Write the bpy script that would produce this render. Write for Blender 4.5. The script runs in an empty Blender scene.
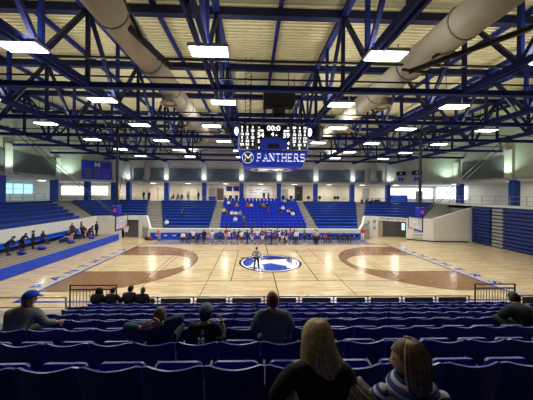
import bpy, bmesh, math, random
from mathutils import Vector, Matrix, Quaternion
random.seed(7)
C = bpy.context.scene.collection
SC = bpy.context.scene
R = math.radians
# ------------------------------------------------------------------ camera, world, exposure
cd = bpy.data.cameras.new('camera'); cam = bpy.data.objects.new('camera', cd); C.objects.link(cam)
cam.location = (0, 0, 5.95)
cam.rotation_euler = (R(90), R(-.45), R(-1.7))
# Blender applies X, then Y, then Z: pitch up to level, roll about the view axis, yaw
cd.sensor_width = 36; cd.lens = 36*245/533
cd.shift_x = 7/533; cd.shift_y = -6.3/533
cd.clip_start = .05; cd.clip_end = 200
SC.camera = cam
W = bpy.data.worlds.new('world'); SC.world = W; W.use_nodes = True
W.node_tree.nodes['Background'].inputs[0].default_value = (.6, .75, 1, 1)
W.node_tree.nodes['Background'].inputs[1].default_value = .3
SC.view_settings.view_transform = 'Standard'; SC.view_settings.look = 'None'
SC.view_settings.exposure = 0.0; SC.view_settings.gamma = 1
SC.view_settings.use_curve_mapping = False
LAMP_W = 190          # watts of each high-bay fixture
DECK_FILL_W = 105             # watts of the fill lamp added over each fixture to brighten the deck
DIFF_E = 10           # emission of the fixture's diffuser
SC.cycles.use_denoising = True
SC.cycles.max_bounces = 6
SC.cycles.sample_clamp_indirect = 6

# ------------------------------------------------------------------ materials
def mat(name, col, rough=.6, metal=0, spec=.5, emit=0, ecol=None, noise=0, nscale=8, alpha=1, coat=0):
    m = bpy.data.materials.new(name); m.use_nodes = True
    b = m.node_tree.nodes['Principled BSDF']
    b.inputs['Base Color'].default_value = (*col, 1)
    b.inputs['Roughness'].default_value = rough
    b.inputs['Metallic'].default_value = metal
    b.inputs['Specular IOR Level'].default_value = spec
    b.inputs['Coat Weight'].default_value = coat
    b.inputs['Coat Roughness'].default_value = .08
    if alpha < 1: b.inputs['Alpha'].default_value = alpha
    if emit:
        b.inputs['Emission Color'].default_value = (*(ecol or col), 1)
        b.inputs['Emission Strength'].default_value = emit
    nt = m.node_tree
    if noise:
        tc = nt.nodes.new('ShaderNodeTexCoord'); n = nt.nodes.new('ShaderNodeTexNoise')
        n.inputs['Scale'].default_value = nscale; n.inputs['Detail'].default_value = 4
        nt.links.new(tc.outputs['Object'], n.inputs['Vector'])
        r = nt.nodes.new('ShaderNodeValToRGB')
        r.color_ramp.elements[0].position = .3; r.color_ramp.elements[1].position = .7
        r.color_ramp.elements[0].color = (*[c*(1-noise) for c in col], 1)
        r.color_ramp.elements[1].color = (*[min(1, c*(1+noise)) for c in col], 1)
        nt.links.new(n.outputs['Fac'], r.inputs['Fac']); nt.links.new(r.outputs['Color'], b.inputs['Base Color'])
    return m

def wood_floor():
    m = bpy.data.materials.new('maple_floor'); m.use_nodes = True; nt = m.node_tree
    b = nt.nodes['Principled BSDF']; L = nt.links.new
    tc = nt.nodes.new('ShaderNodeTexCoord')
    br = nt.nodes.new('ShaderNodeTexBrick')
    br.inputs['Scale'].default_value = 1; br.inputs['Brick Width'].default_value = 1.6
    br.inputs['Row Height'].default_value = .16; br.inputs['Mortar Size'].default_value = .003
    br.inputs['Color1'].default_value = (.53, .39, .2, 1); br.inputs['Color2'].default_value = (.68, .55, .34, 1)
    br.inputs['Mortar'].default_value = (.35, .22, .1, 1); br.offset = .37
    L(tc.outputs['Object'], br.inputs['Vector'])
    n = nt.nodes.new('ShaderNodeTexNoise'); n.inputs['Scale'].default_value = 1.2; n.inputs['Detail'].default_value = 6
    mp = nt.nodes.new('ShaderNodeMapping'); mp.inputs['Scale'].default_value = (.6, 8, 1)
    L(tc.outputs['Object'], mp.inputs['Vector']); L(mp.outputs['Vector'], n.inputs['Vector'])
    mx = nt.nodes.new('ShaderNodeMix'); mx.data_type = 'RGBA'; mx.blend_type = 'MULTIPLY'
    r = nt.nodes.new('ShaderNodeValToRGB'); r.color_ramp.elements[0].color = (.7, .66, .6, 1); r.color_ramp.elements[1].color = (1.1, 1.1, 1.1, 1)
    r.color_ramp.elements[0].position = .3; r.color_ramp.elements[1].position = .65
    L(n.outputs['Fac'], r.inputs['Fac'])
    mx.inputs[0].default_value = .8
    L(br.outputs['Color'], mx.inputs[6]); L(r.outputs['Color'], mx.inputs[7])
    L(mx.outputs[2], b.inputs['Base Color'])
    b.inputs['Roughness'].default_value = .2
    b.inputs['Specular IOR Level'].default_value = .45
    return m

M = dict(
    court=wood_floor(),
    stain=mat('stained_wood', (.24, .125, .05), .17, noise=.2, nscale=3, spec=.5),
    lineblue=mat('court_blue', (.01, .05, .42), .15, spec=.6),
    lineblack=mat('court_black', (.015, .012, .012), .2),
    linewhite=mat('court_white', (.8, .8, .82), .2),
    linered=mat('court_red', (.3, .03, .03), .2),
    paleapron=mat('court_pale_paint', (.52, .44, .31), .15),
    white=mat('white_paint', (.74, .74, .68), .7, noise=.03, nscale=1),
    cream=mat('cream_paint', (.66, .62, .52), .7, noise=.03, nscale=1),
    greenish=mat('pale_green_grey_paint', (.58, .62, .54), .7, noise=.03, nscale=1),
    block=mat('white_block', (.76, .75, .68), .6, noise=.04, nscale=2),
    panel=mat('grey_acoustic_panel', (.16, .2, .24), .9, noise=.1, nscale=6),
    panelg=mat('green_grey_acoustic_panel', (.15, .18, .17), .9, noise=.1, nscale=6),
    concrete=mat('concrete', (.27, .26, .235), .85, noise=.12, nscale=3),
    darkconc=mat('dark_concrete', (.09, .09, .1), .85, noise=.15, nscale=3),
    deck=mat('beige_roof_deck', (.78, .72, .46), .7, noise=.06, nscale=.5),
    steel=mat('blue_steel', (.005, .016, .15), .6, spec=.25),
    steeldk=mat('navy_steel', (.005, .009, .06), .6, spec=.3),
    column=mat('blue_column', (.01, .06, .42), .5),
    duct=mat('white_duct', (.5, .46, .35), .55, noise=.05, nscale=2),
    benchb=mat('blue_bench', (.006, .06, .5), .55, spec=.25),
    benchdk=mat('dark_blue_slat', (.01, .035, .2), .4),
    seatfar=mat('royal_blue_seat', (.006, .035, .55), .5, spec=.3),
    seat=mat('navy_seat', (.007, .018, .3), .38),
    seatrimlit=mat('seat_rim_light_tint', (.04, .06, .34), .32),  # paler top edges: rim light from the court put into the colour
    chrome=mat('grey_metal', (.4, .41, .43), .35, metal=.8),
    black=mat('black_metal', (.012, .012, .014), .5),
    blackfab=mat('black_fabric', (.012, .012, .015), .9),
    board=mat('score_cabinet_blue', (.01, .045, .7), .4),
    scoreface=mat('score_face_black', (.006, .006, .01), .4),
    led=mat('led_digit', (1, 1, 1), emit=1.5, ecol=(.93, .97, 1)),
    screen=mat('score_screen', (.01, .02, .2), .4, emit=.25, ecol=(.02, .05, .5)),
    whitetext=mat('white_lettering', (.85, .86, .9), .5, emit=.45, ecol=(.9, .93, 1)),
    whitepaint=mat('white_letter_paint', (.85, .86, .9), .5),
    grey=mat('mid_grey', (.3, .3, .3), .6),
    pressblue=mat('blue_vinyl', (.008, .065, .62), .5),
    padblue=mat('blue_pad', (.01, .02, .4), .5),
    plank=mat('grey_brown_plank', (.25, .21, .16), .5, noise=.2, nscale=4),
    glassb=mat('clear_board', (.75, .8, .85), .08, alpha=.45),
    redrim=mat('orange_rim', (.7, .08, .05), .4),
    net=mat('white_net', (.85, .8, .8), .8),
    winb=mat('daylit_pane_blue', (.5, .7, .8), .2, emit=1.15, ecol=(.35, .72, .9)),
    winw=mat('daylit_pane', (.8, .9, 1), .2, emit=2.2, ecol=(.85, .95, 1)),
    door=mat('brown_door', (.07, .055, .045), .5),
    doorc=mat('cream_door', (.6, .55, .44), .5),
    mesh=mat('grey_mesh_panel', (.12, .12, .125), .7, noise=.2, nscale=20),
    rubber=mat('rubber', (.02, .02, .02), .8),
    paper=mat('white_paper', (.8, .8, .8), .7),
)
SKIN = [mat('skin_%s' % n, c, .55) for n, c in (('light', (.62, .36, .25)), ('tan', (.42, .23, .14)), ('brown', (.17, .08, .045)))]
CLOTH = {n: mat('%s_cloth' % n, c, .85) for n, c in dict(black=(.012, .012, .015), white=(.8, .8, .82), navy=(.015, .02, .12), blue=(.01, .05, .5),
    red=(.55, .03, .03), grey=(.25, .25, .25), teal=(.02, .075, .095), sage=(.12, .16, .15), pink=(.75, .3, .3), yellow=(.75, .6, .1), olive=(.09, .09, .06), purple=(.1, .03, .3), denim=(.04, .07, .16), maroon=(.2, .02, .04), lgrey=(.45, .45, .45), hoodie=(.17, .18, .16)).items()}
HAIR = {n: mat('%s_hair' % n, c, .45, spec=.4, noise=.35, nscale=30) for n, c in dict(black=(.01, .008, .007), brown=(.09, .04, .018), blonde=(.5, .34, .15), ash=(.2, .13, .07), red=(.25, .075, .03), gold=(.85, .64, .34), ashlight=(.42, .3, .17)).items()}

# ------------------------------------------------------------------ helpers
class MB:
    def __init__(s): s.bm = bmesh.new(); s.mi = 0
    def _f(s, vs):
        try:
            f = s.bm.faces.new(vs); f.material_index = s.mi; return f
        except ValueError: return None
    def box(s, x0, x1, y0, y1, z0, z1, mtx=None):
        v = [Vector((x, y, z)) for z in (z0, z1) for y in (y0, y1) for x in (x0, x1)]
        if mtx is not None: v = [mtx @ p for p in v]
        v = [s.bm.verts.new(p) for p in v]
        for q in ((0, 2, 3, 1), (4, 5, 7, 6), (0, 1, 5, 4), (2, 6, 7, 3), (0, 4, 6, 2), (1, 3, 7, 5)): s._f([v[i] for i in q])
        return s
    def beam(s, a, b, w, h=None):
        h = h or w; a = Vector(a); b = Vector(b); d = (b-a); L = d.length; d.normalize()
        up = Vector((0, 0, 1)) if abs(d.z) < .95 else Vector((0, 1, 0))
        sx = d.cross(up).normalized(); sz = sx.cross(d)
        v = []
        for p in (a, b):
            for i, j in ((-1, -1), (1, -1), (1, 1), (-1, 1)): v.append(s.bm.verts.new(p + sx*i*w/2 + sz*j*h/2))
        for q in ((3, 2, 1, 0), (4, 5, 6, 7), (0, 1, 5, 4), (1, 2, 6, 5), (2, 3, 7, 6), (3, 0, 4, 7)): s._f([v[i] for i in q])
        return s
    def tube(s, pts, r, n=8, closed=False, cap=True):
        pts = [Vector(p) for p in pts]; rr = r if isinstance(r, (list, tuple)) else [r]*len(pts)
        rings = []; prev = None
        for i, p in enumerate(pts):
            if closed: d = pts[(i+1) % len(pts)] - pts[i-1]
            else: d = pts[min(i+1, len(pts)-1)] - pts[max(i-1, 0)]
            d.normalize()
            if prev is None:
                up = Vector((0, 0, 1)) if abs(d.z) < .9 else Vector((1, 0, 0))
                a = d.cross(up).normalized()
            else: a = (prev - d*prev.dot(d)).normalized()
            prev = a; b = d.cross(a)
            rings.append([s.bm.verts.new(p + (a*math.cos(t)+b*math.sin(t))*rr[i]) for t in [2*math.pi*k/n for k in range(n)]])
        m = len(rings)
        for i in range(m if closed else m-1):
            A = rings[i]; B = rings[(i+1) % m]
            for k in range(n): s._f([A[k], A[(k+1) % n], B[(k+1) % n], B[k]])
        if cap and not closed: s._f(rings[0][::-1]); s._f(rings[-1])
        return s
    def prism(s, poly, z0, z1):
        a = [s.bm.verts.new((x, y, z0)) for x, y in poly]; b = [s.bm.verts.new((x, y, z1)) for x, y in poly]
        s._f(a[::-1]); s._f(b)
        for i in range(len(poly)): j = (i+1) % len(poly); s._f([a[i], a[j], b[j], b[i]])
        return s
    def quad(s, *p): s._f([s.bm.verts.new(q) for q in p]); return s
    def hexa(s, lo, hi):
        a = [s.bm.verts.new(p) for p in lo]; b = [s.bm.verts.new(p) for p in hi]
        s._f(a[::-1]); s._f(b)
        for i in range(len(lo)): j = (i+1) % len(lo); s._f([a[i], a[j], b[j], b[i]])
        return s
    def ell(s, c, rx, ry, rz, u=14, v=9, mtx=None):
        c = Vector(c); rows = []
        for i in range(v+1):
            th = math.pi*i/v; row = []
            for k in range(u):
                ph = 2*math.pi*k/u
                p = Vector((rx*math.sin(th)*math.cos(ph), ry*math.sin(th)*math.sin(ph), rz*math.cos(th)))
                if mtx is not None: p = mtx @ p
                row.append(s.bm.verts.new(c+p))
                if i in (0, v): break
            rows.append(row)
        for i in range(v):
            A, B = rows[i], rows[i+1]
            for k in range(u):
                if len(A) == 1: s._f([A[0], B[k], B[(k+1) % u]])
                elif len(B) == 1: s._f([A[k], B[0], A[(k+1) % u]])
                else: s._f([A[k], B[k], B[(k+1) % u], A[(k+1) % u]])
        return s
    def build(s, name, m=None, parent=None, smooth=False, bevel=0, kind=None, mats=None, loc=None):
        bmesh.ops.recalc_face_normals(s.bm, faces=s.bm.faces[:])
        me = bpy.data.meshes.new(name); s.bm.to_mesh(me); s.bm.free()
        for x in (mats or [m]): me.materials.append(x)
        if smooth:
            me.polygons.foreach_set('use_smooth', [True]*len(me.polygons))
        o = bpy.data.objects.new(name, me); C.objects.link(o)
        if parent: o.parent = parent
        if loc: o.location = loc
        if bevel:
            b = o.modifiers.new('bevel', 'BEVEL'); b.width = bevel; b.segments = 2; b.limit_method = 'ANGLE'
        if kind: o['kind'] = kind
        return o
def tag(o, label, cat, group=None):
    o['label'] = label; o['category'] = cat
    if group: o['group'] = group
    return o
def thing(name, label, cat, loc=(0, 0, 0), rz=0, group=None):
    o = bpy.data.objects.new(name, None); C.objects.link(o); o.location = loc; o.rotation_euler = (0, 0, rz)
    return tag(o, label, cat, group)
def dup(root, loc, rz=0, label=None, group=None):
    r = root.copy(); C.objects.link(r); r.location = loc; r.rotation_euler = (root.rotation_euler[0], root.rotation_euler[1], rz)
    if label: r['label'] = label
    if group: r['group'] = group
    for ch in list(root.children):
        c = ch.copy(); C.objects.link(c); c.parent = r
        for g in ch.children:
            d = g.copy(); C.objects.link(d); d.parent = c
    return r
ORD = ['first', 'second', 'third', 'fourth', 'fifth', 'sixth', 'seventh', 'eighth', 'ninth', 'tenth', 'eleventh', 'twelfth', 'thirteenth', 'fourteenth', 'fifteenth', 'sixteenth', 'seventeenth', 'eighteenth', 'nineteenth', 'twentieth']
TENS = {20: 'twenty', 30: 'thirty', 40: 'forty', 50: 'fifty'}
def nth(i):                      # i counts from 0
    if i < 20: return ORD[i]
    t = (i+1)//10*10; u = (i+1) % 10
    return (TENS[t][:-1]+'ieth') if u == 0 else TENS[t]+'-'+ORD[u-1]
def text(body, name, m, loc, rot, size, parent=None, depth=.01, sx=1, bold=0, space=1, align='CENTER'):
    cu = bpy.data.curves.new(name, 'FONT'); cu.body = body; cu.size = size; cu.extrude = depth; cu.offset = bold
    cu.align_x = align; cu.align_y = 'CENTER'; cu.space_character = space; cu.resolution_u = 3
    t = bpy.data.objects.new(name, cu); C.objects.link(t)
    bpy.context.view_layer.update()
    me = bpy.data.meshes.new_from_object(t.evaluated_get(bpy.context.evaluated_depsgraph_get()))
    bpy.data.objects.remove(t)
    me.materials.clear(); me.materials.append(m)
    o = bpy.data.objects.new(name, me); C.objects.link(o)
    o.location = loc; o.rotation_euler = rot; o.scale = (sx, 1, 1)
    if parent: o.parent = parent
    return o
GL = {'P': [(0, 0, 0, 1), (0, 1, .75, 1), (.8, .95, .8, .5), (.75, .46, 0, .46)], 'A': [(0, 0, .5, 1), (.5, 1, 1, 0), (.22, .34, .78, .34)], 'N': [(0, 0, 0, 1), (0, 1, 1, 0), (1, 0, 1, 1)],
      'T': [(.5, 0, .5, 1), (0, 1, 1, 1)], 'H': [(0, 0, 0, 1), (1, 0, 1, 1), (0, .5, 1, .5)], 'E': [(0, 0, 0, 1), (0, 0, .95, 0), (0, .5, .7, .5), (0, 1, .95, 1)],
      'R': [(0, 0, 0, 1), (0, 1, .75, 1), (.8, .95, .8, .55), (.75, .5, 0, .5), (.5, .5, 1, 0)], 'S': [(1, .95, .1, 1), (.05, .95, .05, .58), (.1, .53, .9, .5), (.95, .45, .95, .08), (.9, 0, 0, .04)], 'M': [(0, 0, 0, 1), (0, 1, .5, .3), (.5, .3, 1, 1), (1, 1, 1, 0)]}
SERIF = {'P': [(0, 0)], 'A': [(0, 0), (1, 0)], 'N': [(0, 0), (1, 1), (0, 1)], 'T': [(.5, 0)], 'H': [(0, 0), (1, 0), (0, 1), (1, 1)], 'R': [(0, 0), (1, 0)], 'M': [(0, 0), (1, 0), (0, 1), (1, 1)]}
def slab(word, name, m, loc, width, h, parent, th=.13):
    """block letters with slab serifs, standing in the XZ plane and facing -Y"""
    b_ = MB(); n = len(word); w = width/n; lw = w*.66; s = h*th
    for i, ch in enumerate(word):
        x0 = i*w+(w-lw)/2
        for k, (a, c, d, e) in enumerate(GL[ch]): b_.beam((x0+a*lw, -.001*k, c*(h-s)+s/2), (x0+d*lw, -.001*k, e*(h-s)+s/2), .02, s*1.25)
        for a, c in SERIF.get(ch, []): b_.box(x0+a*lw-s*1.15, x0+a*lw+s*1.15, -.012, .012, c*(h-s)+s*.1, c*(h-s)+s*.9)
    return b_.build(name, m, parent, loc=loc)
def lerp(a, b, t): return tuple(x+(y-x)*t for x, y in zip(a, b))

# ------------------------------------------------------------------ SETTING: floor, walls, roof
MB().box(-40, 44, -8, 52, -.2, 0).build('floor', M['court'], kind='structure')
CX, CY = 1.6, 21.2; HL, HW = 14.33, 7.62
def flat(name, m, poly, z): return MB().prism(poly, z, z+.002).build(name, m, kind='structure')
def ring(cx, cy, r0, r1, a0=0, a1=360, n=64, sy=1):
    bm = MB()
    return bm, [(cx+r*math.cos(R(a0+(a1-a0)*i/n)), cy+sy*r*math.sin(R(a0+(a1-a0)*i/n))) for r in (r0, r1) for i in range(n+1)]
def ring_obj(name, m, cx, cy, r0, r1, z, a0=0, a1=360, n=64):
    b, p = ring(cx, cy, r0, r1, a0, a1, n); k = n+1
    vs = [b.bm.verts.new((x, y, z)) for x, y in p]
    for i in range(n): b._f([vs[i], vs[i+1], vs[k+i+1], vs[k+i]])
    return b.build(name, m, kind='structure')
def line(a, b, w, m, z=.006):
    d = Vector((b[0]-a[0], b[1]-a[1])); d.normalize(); n = Vector((-d.y, d.x))*w/2
    MB().quad((a[0]+n.x, a[1]+n.y, z), (b[0]+n.x, b[1]+n.y, z), (b[0]-n.x, b[1]-n.y, z), (a[0]-n.x, a[1]-n.y, z)).build('trim_court_line', m, kind='structure')
for s in (-1, 1):
    bx = CX + s*HL                                  # baseline x
    hoop = bx - s*1.6
    # dark stained field inside the three point line
    pts = [(bx, CY-6.15)] + [(hoop - s*6.3*math.sin(R(t)), CY - 6.3*math.cos(R(t))) for t in range(12, 169, 4)] + [(bx, CY+6.15)]
    flat('trim_three_point_stain', M['stain'], pts if s > 0 else pts[::-1], .002)
    key = [(bx, CY-2.44)] + [(bx - s*(4.6+2.85*math.sin(R(t))), CY-2.44*math.cos(R(t))) for t in range(0, 181, 6)] + [(bx, CY+2.44)]
    flat('trim_key', M['court'], key, .004)
    out = [(bx, CY-6.2)] + [(hoop - s*6.33*math.sin(R(t)), CY - 6.33*math.cos(R(t))) for t in range(12, 169, 4)] + [(bx, CY+6.2)]
    for a, b in zip(out, out[1:]): line(a, b, .05, M['lineblack'])
    for a, b in zip(key, key[1:]): line(a, b, .04, M['lineblack'], .007)
    line((bx, CY-HW-.1), (bx, CY+HW+.1), .2, M['lineblue'])
    line((bx - s*5.79, CY-5.5), (bx-s*5.79, CY+5.4), .05, M['linered'], .009)
    line((CX+s*9, CY-4.5), (CX+s*9, CY+4.5), .05, M['lineblack'], .008)
    line((CX+s*3, CY-4.5), (CX+s*3, CY+4.5), .05, M['lineblack'], .008)
    line((CX+s*4.6, 14), (CX+s*4.6, 27), .03, M['lineblack'], .008)
    flat('trim_baseline_apron', M['paleapron'], [(bx+s*.2, 14.6), (bx+s*1.3, 14.6), (bx+s*1.3, 27.5), (bx+s*.2, 27.5)], .003)
    for i, ch in enumerate('PANTHERS'):
        y = 26.3-i*1.42 if s > 0 else 15.9+i*1.42
        t_ = text(ch, 'trim_baseline_letter', M['lineblue'], (bx+s*.72, y, .008), (0, 0, R(90 if s < 0 else -90)), .95, depth=.001, bold=.02, sx=1.3)
        t_['kind'] = 'structure'
line((CX-9, CY-4.5), (CX+9, CY-4.5), .05, M['lineblack'], .008)
line((CX-9, CY+4.5), (CX+9, CY+4.5), .05, M['lineblack'], .008)
line((CX, CY-HW), (CX, CY-2.7), .06, M['lineblack'], .008)
line((CX, CY+2.7), (CX, CY+HW), .06, M['lineblack'], .008)
line((CX-HL, CY+HW), (CX+HL, CY+HW), .2, M['lineblue'])
line((CX-HL, CY-HW), (CX+HL, CY-HW), .2, M['lineblue'])
line((CX-13.2, 29.35), (CX+13.2, 29.35), .35, M['lineblue'])
flat('trim_bench_runner', mat('slate_blue_runner', (.1, .17, .3), .4), [(-11.5, 29.8), (14.5, 29.8), (14.5, 30.9), (-11.5, 30.9)], .003)
# centre emblem painted on the floor
ring_obj('trim_emblem_field', M['lineblue'], CX, CY, 0.001, 2.42, .010)
ring_obj('trim_emblem_white_ring', M['linewhite'], CX, CY, 2.36, 2.5, .012)
ring_obj('trim_emblem_black_ring', M['lineblack'], CX, CY, 2.5, 2.7, .012)
mp = [(-2.05, -1.25), (-1.15, -1.25), (-1.1, -.95), (-1.3, -.75), (0, -.05), (1.3, -.95), (1.2, -1.45), (2.1, -1.45), (2.1, -1.1), (1.75, -.8), (1.45, 1.0), (1.7, 1.25), (.9, 1.35), (0, .95), (-.9, 1.35), (-1.6, 1.15), (-1.3, .9), (-1.7, -.8), (-2.05, -1.0)]
flat('trim_emblem_letter', M['linewhite'], [(CX+x, CY+y*.95-.2) for x, y in mp], .014)
cat = [(-2.75, 1.35), (-2.2, 1.15), (-1.6, 1.2), (-1.0, .95), (-.7, .45), (-.4, .95), (.2, .85), (.9, .95), (1.5, 1.15), (2.3, 1.25), (2.55, 1.5), (2.1, 1.7), (1.2, 1.55), (.5, 1.75), (-.3, 1.65), (-1.2, 1.6), (-1.9, 1.5), (-2.6, 1.6)]
flat('trim_emblem_streak', M['lineblack'], [(CX+x, CY+y) for x, y in cat], .017)

WZ, RZ = 7.78, 16.0      # soffit and roof heights
UP = [(-28.2, -6), (-28.2, 36.3), (-22, 43.7), (24.8, 43.7), (31, 36.3), (31, -6)]
def wall_seg(name, a, b, z0, z1, m, th=.3, side=1):
    d = Vector((b[0]-a[0], b[1]-a[1])).normalized(); n = Vector((-d.y, d.x))*th*side
    return MB().prism([a, b, (b[0]+n.x, b[1]+n.y), (a[0]+n.x, a[1]+n.y)], z0, z1).build(name, m, kind='structure')
wall_seg('wall_left_upper', UP[0], UP[1], WZ, RZ, M['greenish'])
wall_seg('wall_back_left_upper', UP[1], UP[2], WZ, RZ, M['greenish'])
wall_seg('wall_back_upper', UP[2], UP[3], WZ, RZ, M['white'])
wall_seg('wall_back_right_upper', UP[3], UP[4], WZ, RZ, M['greenish'])
wall_seg('wall_right_upper', UP[4], UP[5], WZ, RZ, M['greenish'])
# pale band just above the soffit (trim running round the hall)
for a, b in zip(UP, UP[1:]):
    wall_seg('trim_soffit_band', a, b, WZ-.12, WZ+.22, M['white'], .1, -1)
MB().box(-40, 44, -8, 52, RZ+.3, RZ+.5).build('ceiling', M['deck'], kind='structure')
# corrugated deck, ribs along X
b = MB(); y = -7.9; prof = []
while y < 44.5:
    prof += [(y, RZ), (y+.13, RZ), (y+.15, RZ-.09), (y+.27, RZ-.09)]; y += .29
vs = [[b.bm.verts.new((x, py, pz)) for py, pz in prof] for x in (-36, 40)]
for i in range(len(prof)-1): b._f([vs[0][i], vs[0][i+1], vs[1][i+1], vs[1][i]])
b.build('ceiling_corrugated_deck', M['deck'], kind='structure')
# concourse ring: slab, soffit, outer walls
ringL = [(-28.6, -6), (-38, -6), (-38, 50), (-22.3, 50), (-22.3, 42.6), (-27.6, 36.2), (-28.6, 35)]
ringR = [(28.3, -6), (40, -6), (40, 50), (24.9, 50), (24.9, 42.6), (30, 36.4), (28.3, 34.6)]
for nm, poly in (('floor_concourse_left', ringL), ('floor_concourse_right', ringR), ('floor_concourse_back', [(-22.3, 42.6), (24.9, 42.6), (24.9, 50), (-22.3, 50)])):
    MB().prism(poly, 4.3, 4.58).build(nm, M['concrete'], kind='structure')
soL = [(-28.2, -6), (-38, -6), (-38, 50), (-22, 50), (-22, 43.7), (-28.2, 36.3)]
soR = [(31, -6), (40, -6), (40, 50), (24.8, 50), (24.8, 43.7), (31, 36.3)]
for nm, poly in (('ceiling_concourse_left', soL), ('ceiling_concourse_right', soR), ('ceiling_concourse_back', [(-22, 43.7), (24.8, 43.7), (24.8, 50), (-22, 50)])):
    MB().prism(poly, WZ, WZ+.3).build(nm, M['white'], kind='structure')
MB().box(-38, 40, 49, 49.3, 4.3, WZ).build('wall_back_concourse', M['cream'], kind='structure')
MB().box(-38.3, -38, -6, 49.3, 4.3, WZ).build('wall_left_concourse', M['white'], kind='structure')
MB().box(37, 37.3, -6, 49.3, 4.3, WZ).build('wall_right_concourse', M['white'], kind='structure')
MB().box(-40, 44, -8.3, -8, 0, RZ+.3).build('wall_front', M['darkconc'], kind='structure')
# fascia (white ledge) along the edge of the concourse
def fascia(pts, m, z0=4.2, z1=4.72, th=.15):
    for a, b in zip(pts, pts[1:]):
        wall_seg('trim_concourse_ledge', a, b, z0, z1, m, th)
fascia([(-28.6, -6), (-28.6, 35), (-27.6, 36.2), (-22.3, 42.6), (-17.9, 42.6)], M['concrete'])
fascia([(-15.5, 42.6), (-6.1, 42.6)], M['concrete']); fascia([(-4.9, 42.6), (7.6, 42.6)], M['concrete'])
fascia([(8.8, 42.6), (18.1, 42.6)], M['concrete']); fascia([(20, 42.6), (24.9, 42.6), (27.0, 40.2)], M['concrete'])
fascia([(28.3, 34.6), (28.3, -6)], M['white'], 4.3, 4.85, .15)

# grey acoustic panels and white pilasters with uplights
COLX = [-21.7, -15.1, -8.5, -1.9, 4.75, 11.35, 18.0, 24.6]
spans = [(COLX[i]+.55, COLX[i+1]-.55) for i in range(7)]
for i, (a, b_) in enumerate(spans):
    segs = [(a, b_)] if i not in (0, 6) else ([(a+.6, a+2.9), (b_-1.6, b_)] if i == 0 else [(a, a+1.7), (b_-2.6, b_-.6)])
    segs = segs if i else [(a+.3, a+2.6), (b_-2.6, b_)]
    for (p, q) in segs:
        t = MB().box(p, q, 43.56, 43.7, 8.15, 10.3).build('acoustic_panel', M['panel'], bevel=.02)
        side = ['left of the first blue column pair', 'between'][0]
        tag(t, 'grey acoustic panel on the far wall, %s' % ('%s bay from the left' % nth(i) if len(segs) == 1 else '%s piece in the %s bay from the left' % ('left' if p == segs[0][0] else 'right', nth(i))), 'wall panel', 'grey acoustic panels on the far upper wall')
def wall_panel(x, y0, y1, z0, z1, label):
    s = 1 if x < 0 else -1
    t = MB().box(x, x+s*.14, y0, y1, z0, z1).build('acoustic_panel', M['panelg'], bevel=.02); tag(t, label, 'wall panel')
wall_panel(-28.2, 22, 28.6, 8.3, 10.7, 'green grey acoustic panel on the left wall, cut by the photo edge')
wall_panel(-28.2, 29.5, 35.9, 8.3, 10.7, 'large green grey acoustic panel on the left wall above the windows')
wall_panel(31, 29.3, 35.2, 8.2, 10.7, 'large green grey acoustic panel on the right wall beside the white pilaster')
SPOTS = []
for i, x in enumerate(COLX):
    MB().box(x-.42, x+.42, 43.45, 43.7, WZ+.2, 11.2).build('trim_pilaster', M['white'], kind='structure')
    SPOTS.append((x, 42.75, 8.15, 0, 17, (.85, 1, .95)))
for x, y in ((-28.2, 29), (-28.2, 36.2), (31, 28.6), (31, 36.2), (-28.2, 21.5), (31, 21)):
    s = 1 if x < 0 else -1
    MB().box(min(x, x+s*.25), max(x, x+s*.25), y-.45, y+.45, WZ+.2, 11.5 if y < 36 else 10.9).build('trim_pilaster', M['white'], kind='structure')
for x, y in ((-26.8, 36.6), (29.5, 36.6), (-26.9, 28.8), (29.8, 28.6)):
    SPOTS.append((x, y, 8.1, 0, 75, (.72, 1, .78)))
for i, (x, y, z, _, pw, col) in enumerate(SPOTS):
    t = MB().box(-.2, .2, -.1, .1, -.07, .07).build('uplight', M['grey'], loc=(x, y, z-.1)); 
    wh = 'under the %s pilaster of the far wall' % nth(i) if i < 8 else ['at the left corner of the far wall', 'at the right corner of the far wall', 'on the left wall near the big panel', 'on the right wall near the big panel'][i-8]
    tag(t, 'small grey wall-washing uplight %s' % wh, 'lamp', 'uplights round the upper wall')
    ld = bpy.data.lights.new('uplight_lamp', 'AREA'); ld.size = .3; ld.energy = pw; ld.color = col; ld.spread = R(120)
    lo = bpy.data.objects.new('uplight_lamp', ld); C.objects.link(lo); lo.parent = t; lo.location = (0, 0, .09); lo.rotation_euler = (R(180), 0, 0)
    if i < 8: lo.rotation_euler = (R(155), 0, 0)
    arm_ = [(0, .72, 0)] if i < 8 else [(-1.4*(1 if x < 0 else -1), .35 if y > 30 else 0, 0)]
    MB().beam((0, 0, 0), arm_[0], .05).build('wall_arm', M['grey'], t)

# blue columns standing on the concourse
ci = 0
colpos = [(-28.4, 20.5), (-28.0, 28), (-28.4, 36), (-26.2, 39.8), (-23.6, 42.6)] + [(x, 43.8) for x in COLX] + [(31.3, 36), (30.9, 28), (31, 19.5)]
cname = ['behind the left bank, nearest', 'behind the left bank, at the photo edge', 'at the end of the left bank', 'at the left end of the lit windows', 'at the left corner of the far concourse'] + \
        ['of the far concourse, %s from the left' % nth(i) for i in range(8)] + ['at the far right corner beside the grey stairs', 'on the right concourse above the folded bleachers', 'on the right concourse, nearest']
for (x, y), nm in zip(colpos, cname):
    w = .36
    t = thing('column', 'royal blue square column ' + nm, 'column', (x, y, 4.58), 0, 'blue columns round the concourse')
    MB().box(-w, w, -w, w, 0, 3.2).build('shaft', M['column'], t, bevel=.03)
    MB().box(-w-.05, w+.05, -w-.05, w+.05, 0, .18).build('base', M['steeldk'], t)

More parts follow.
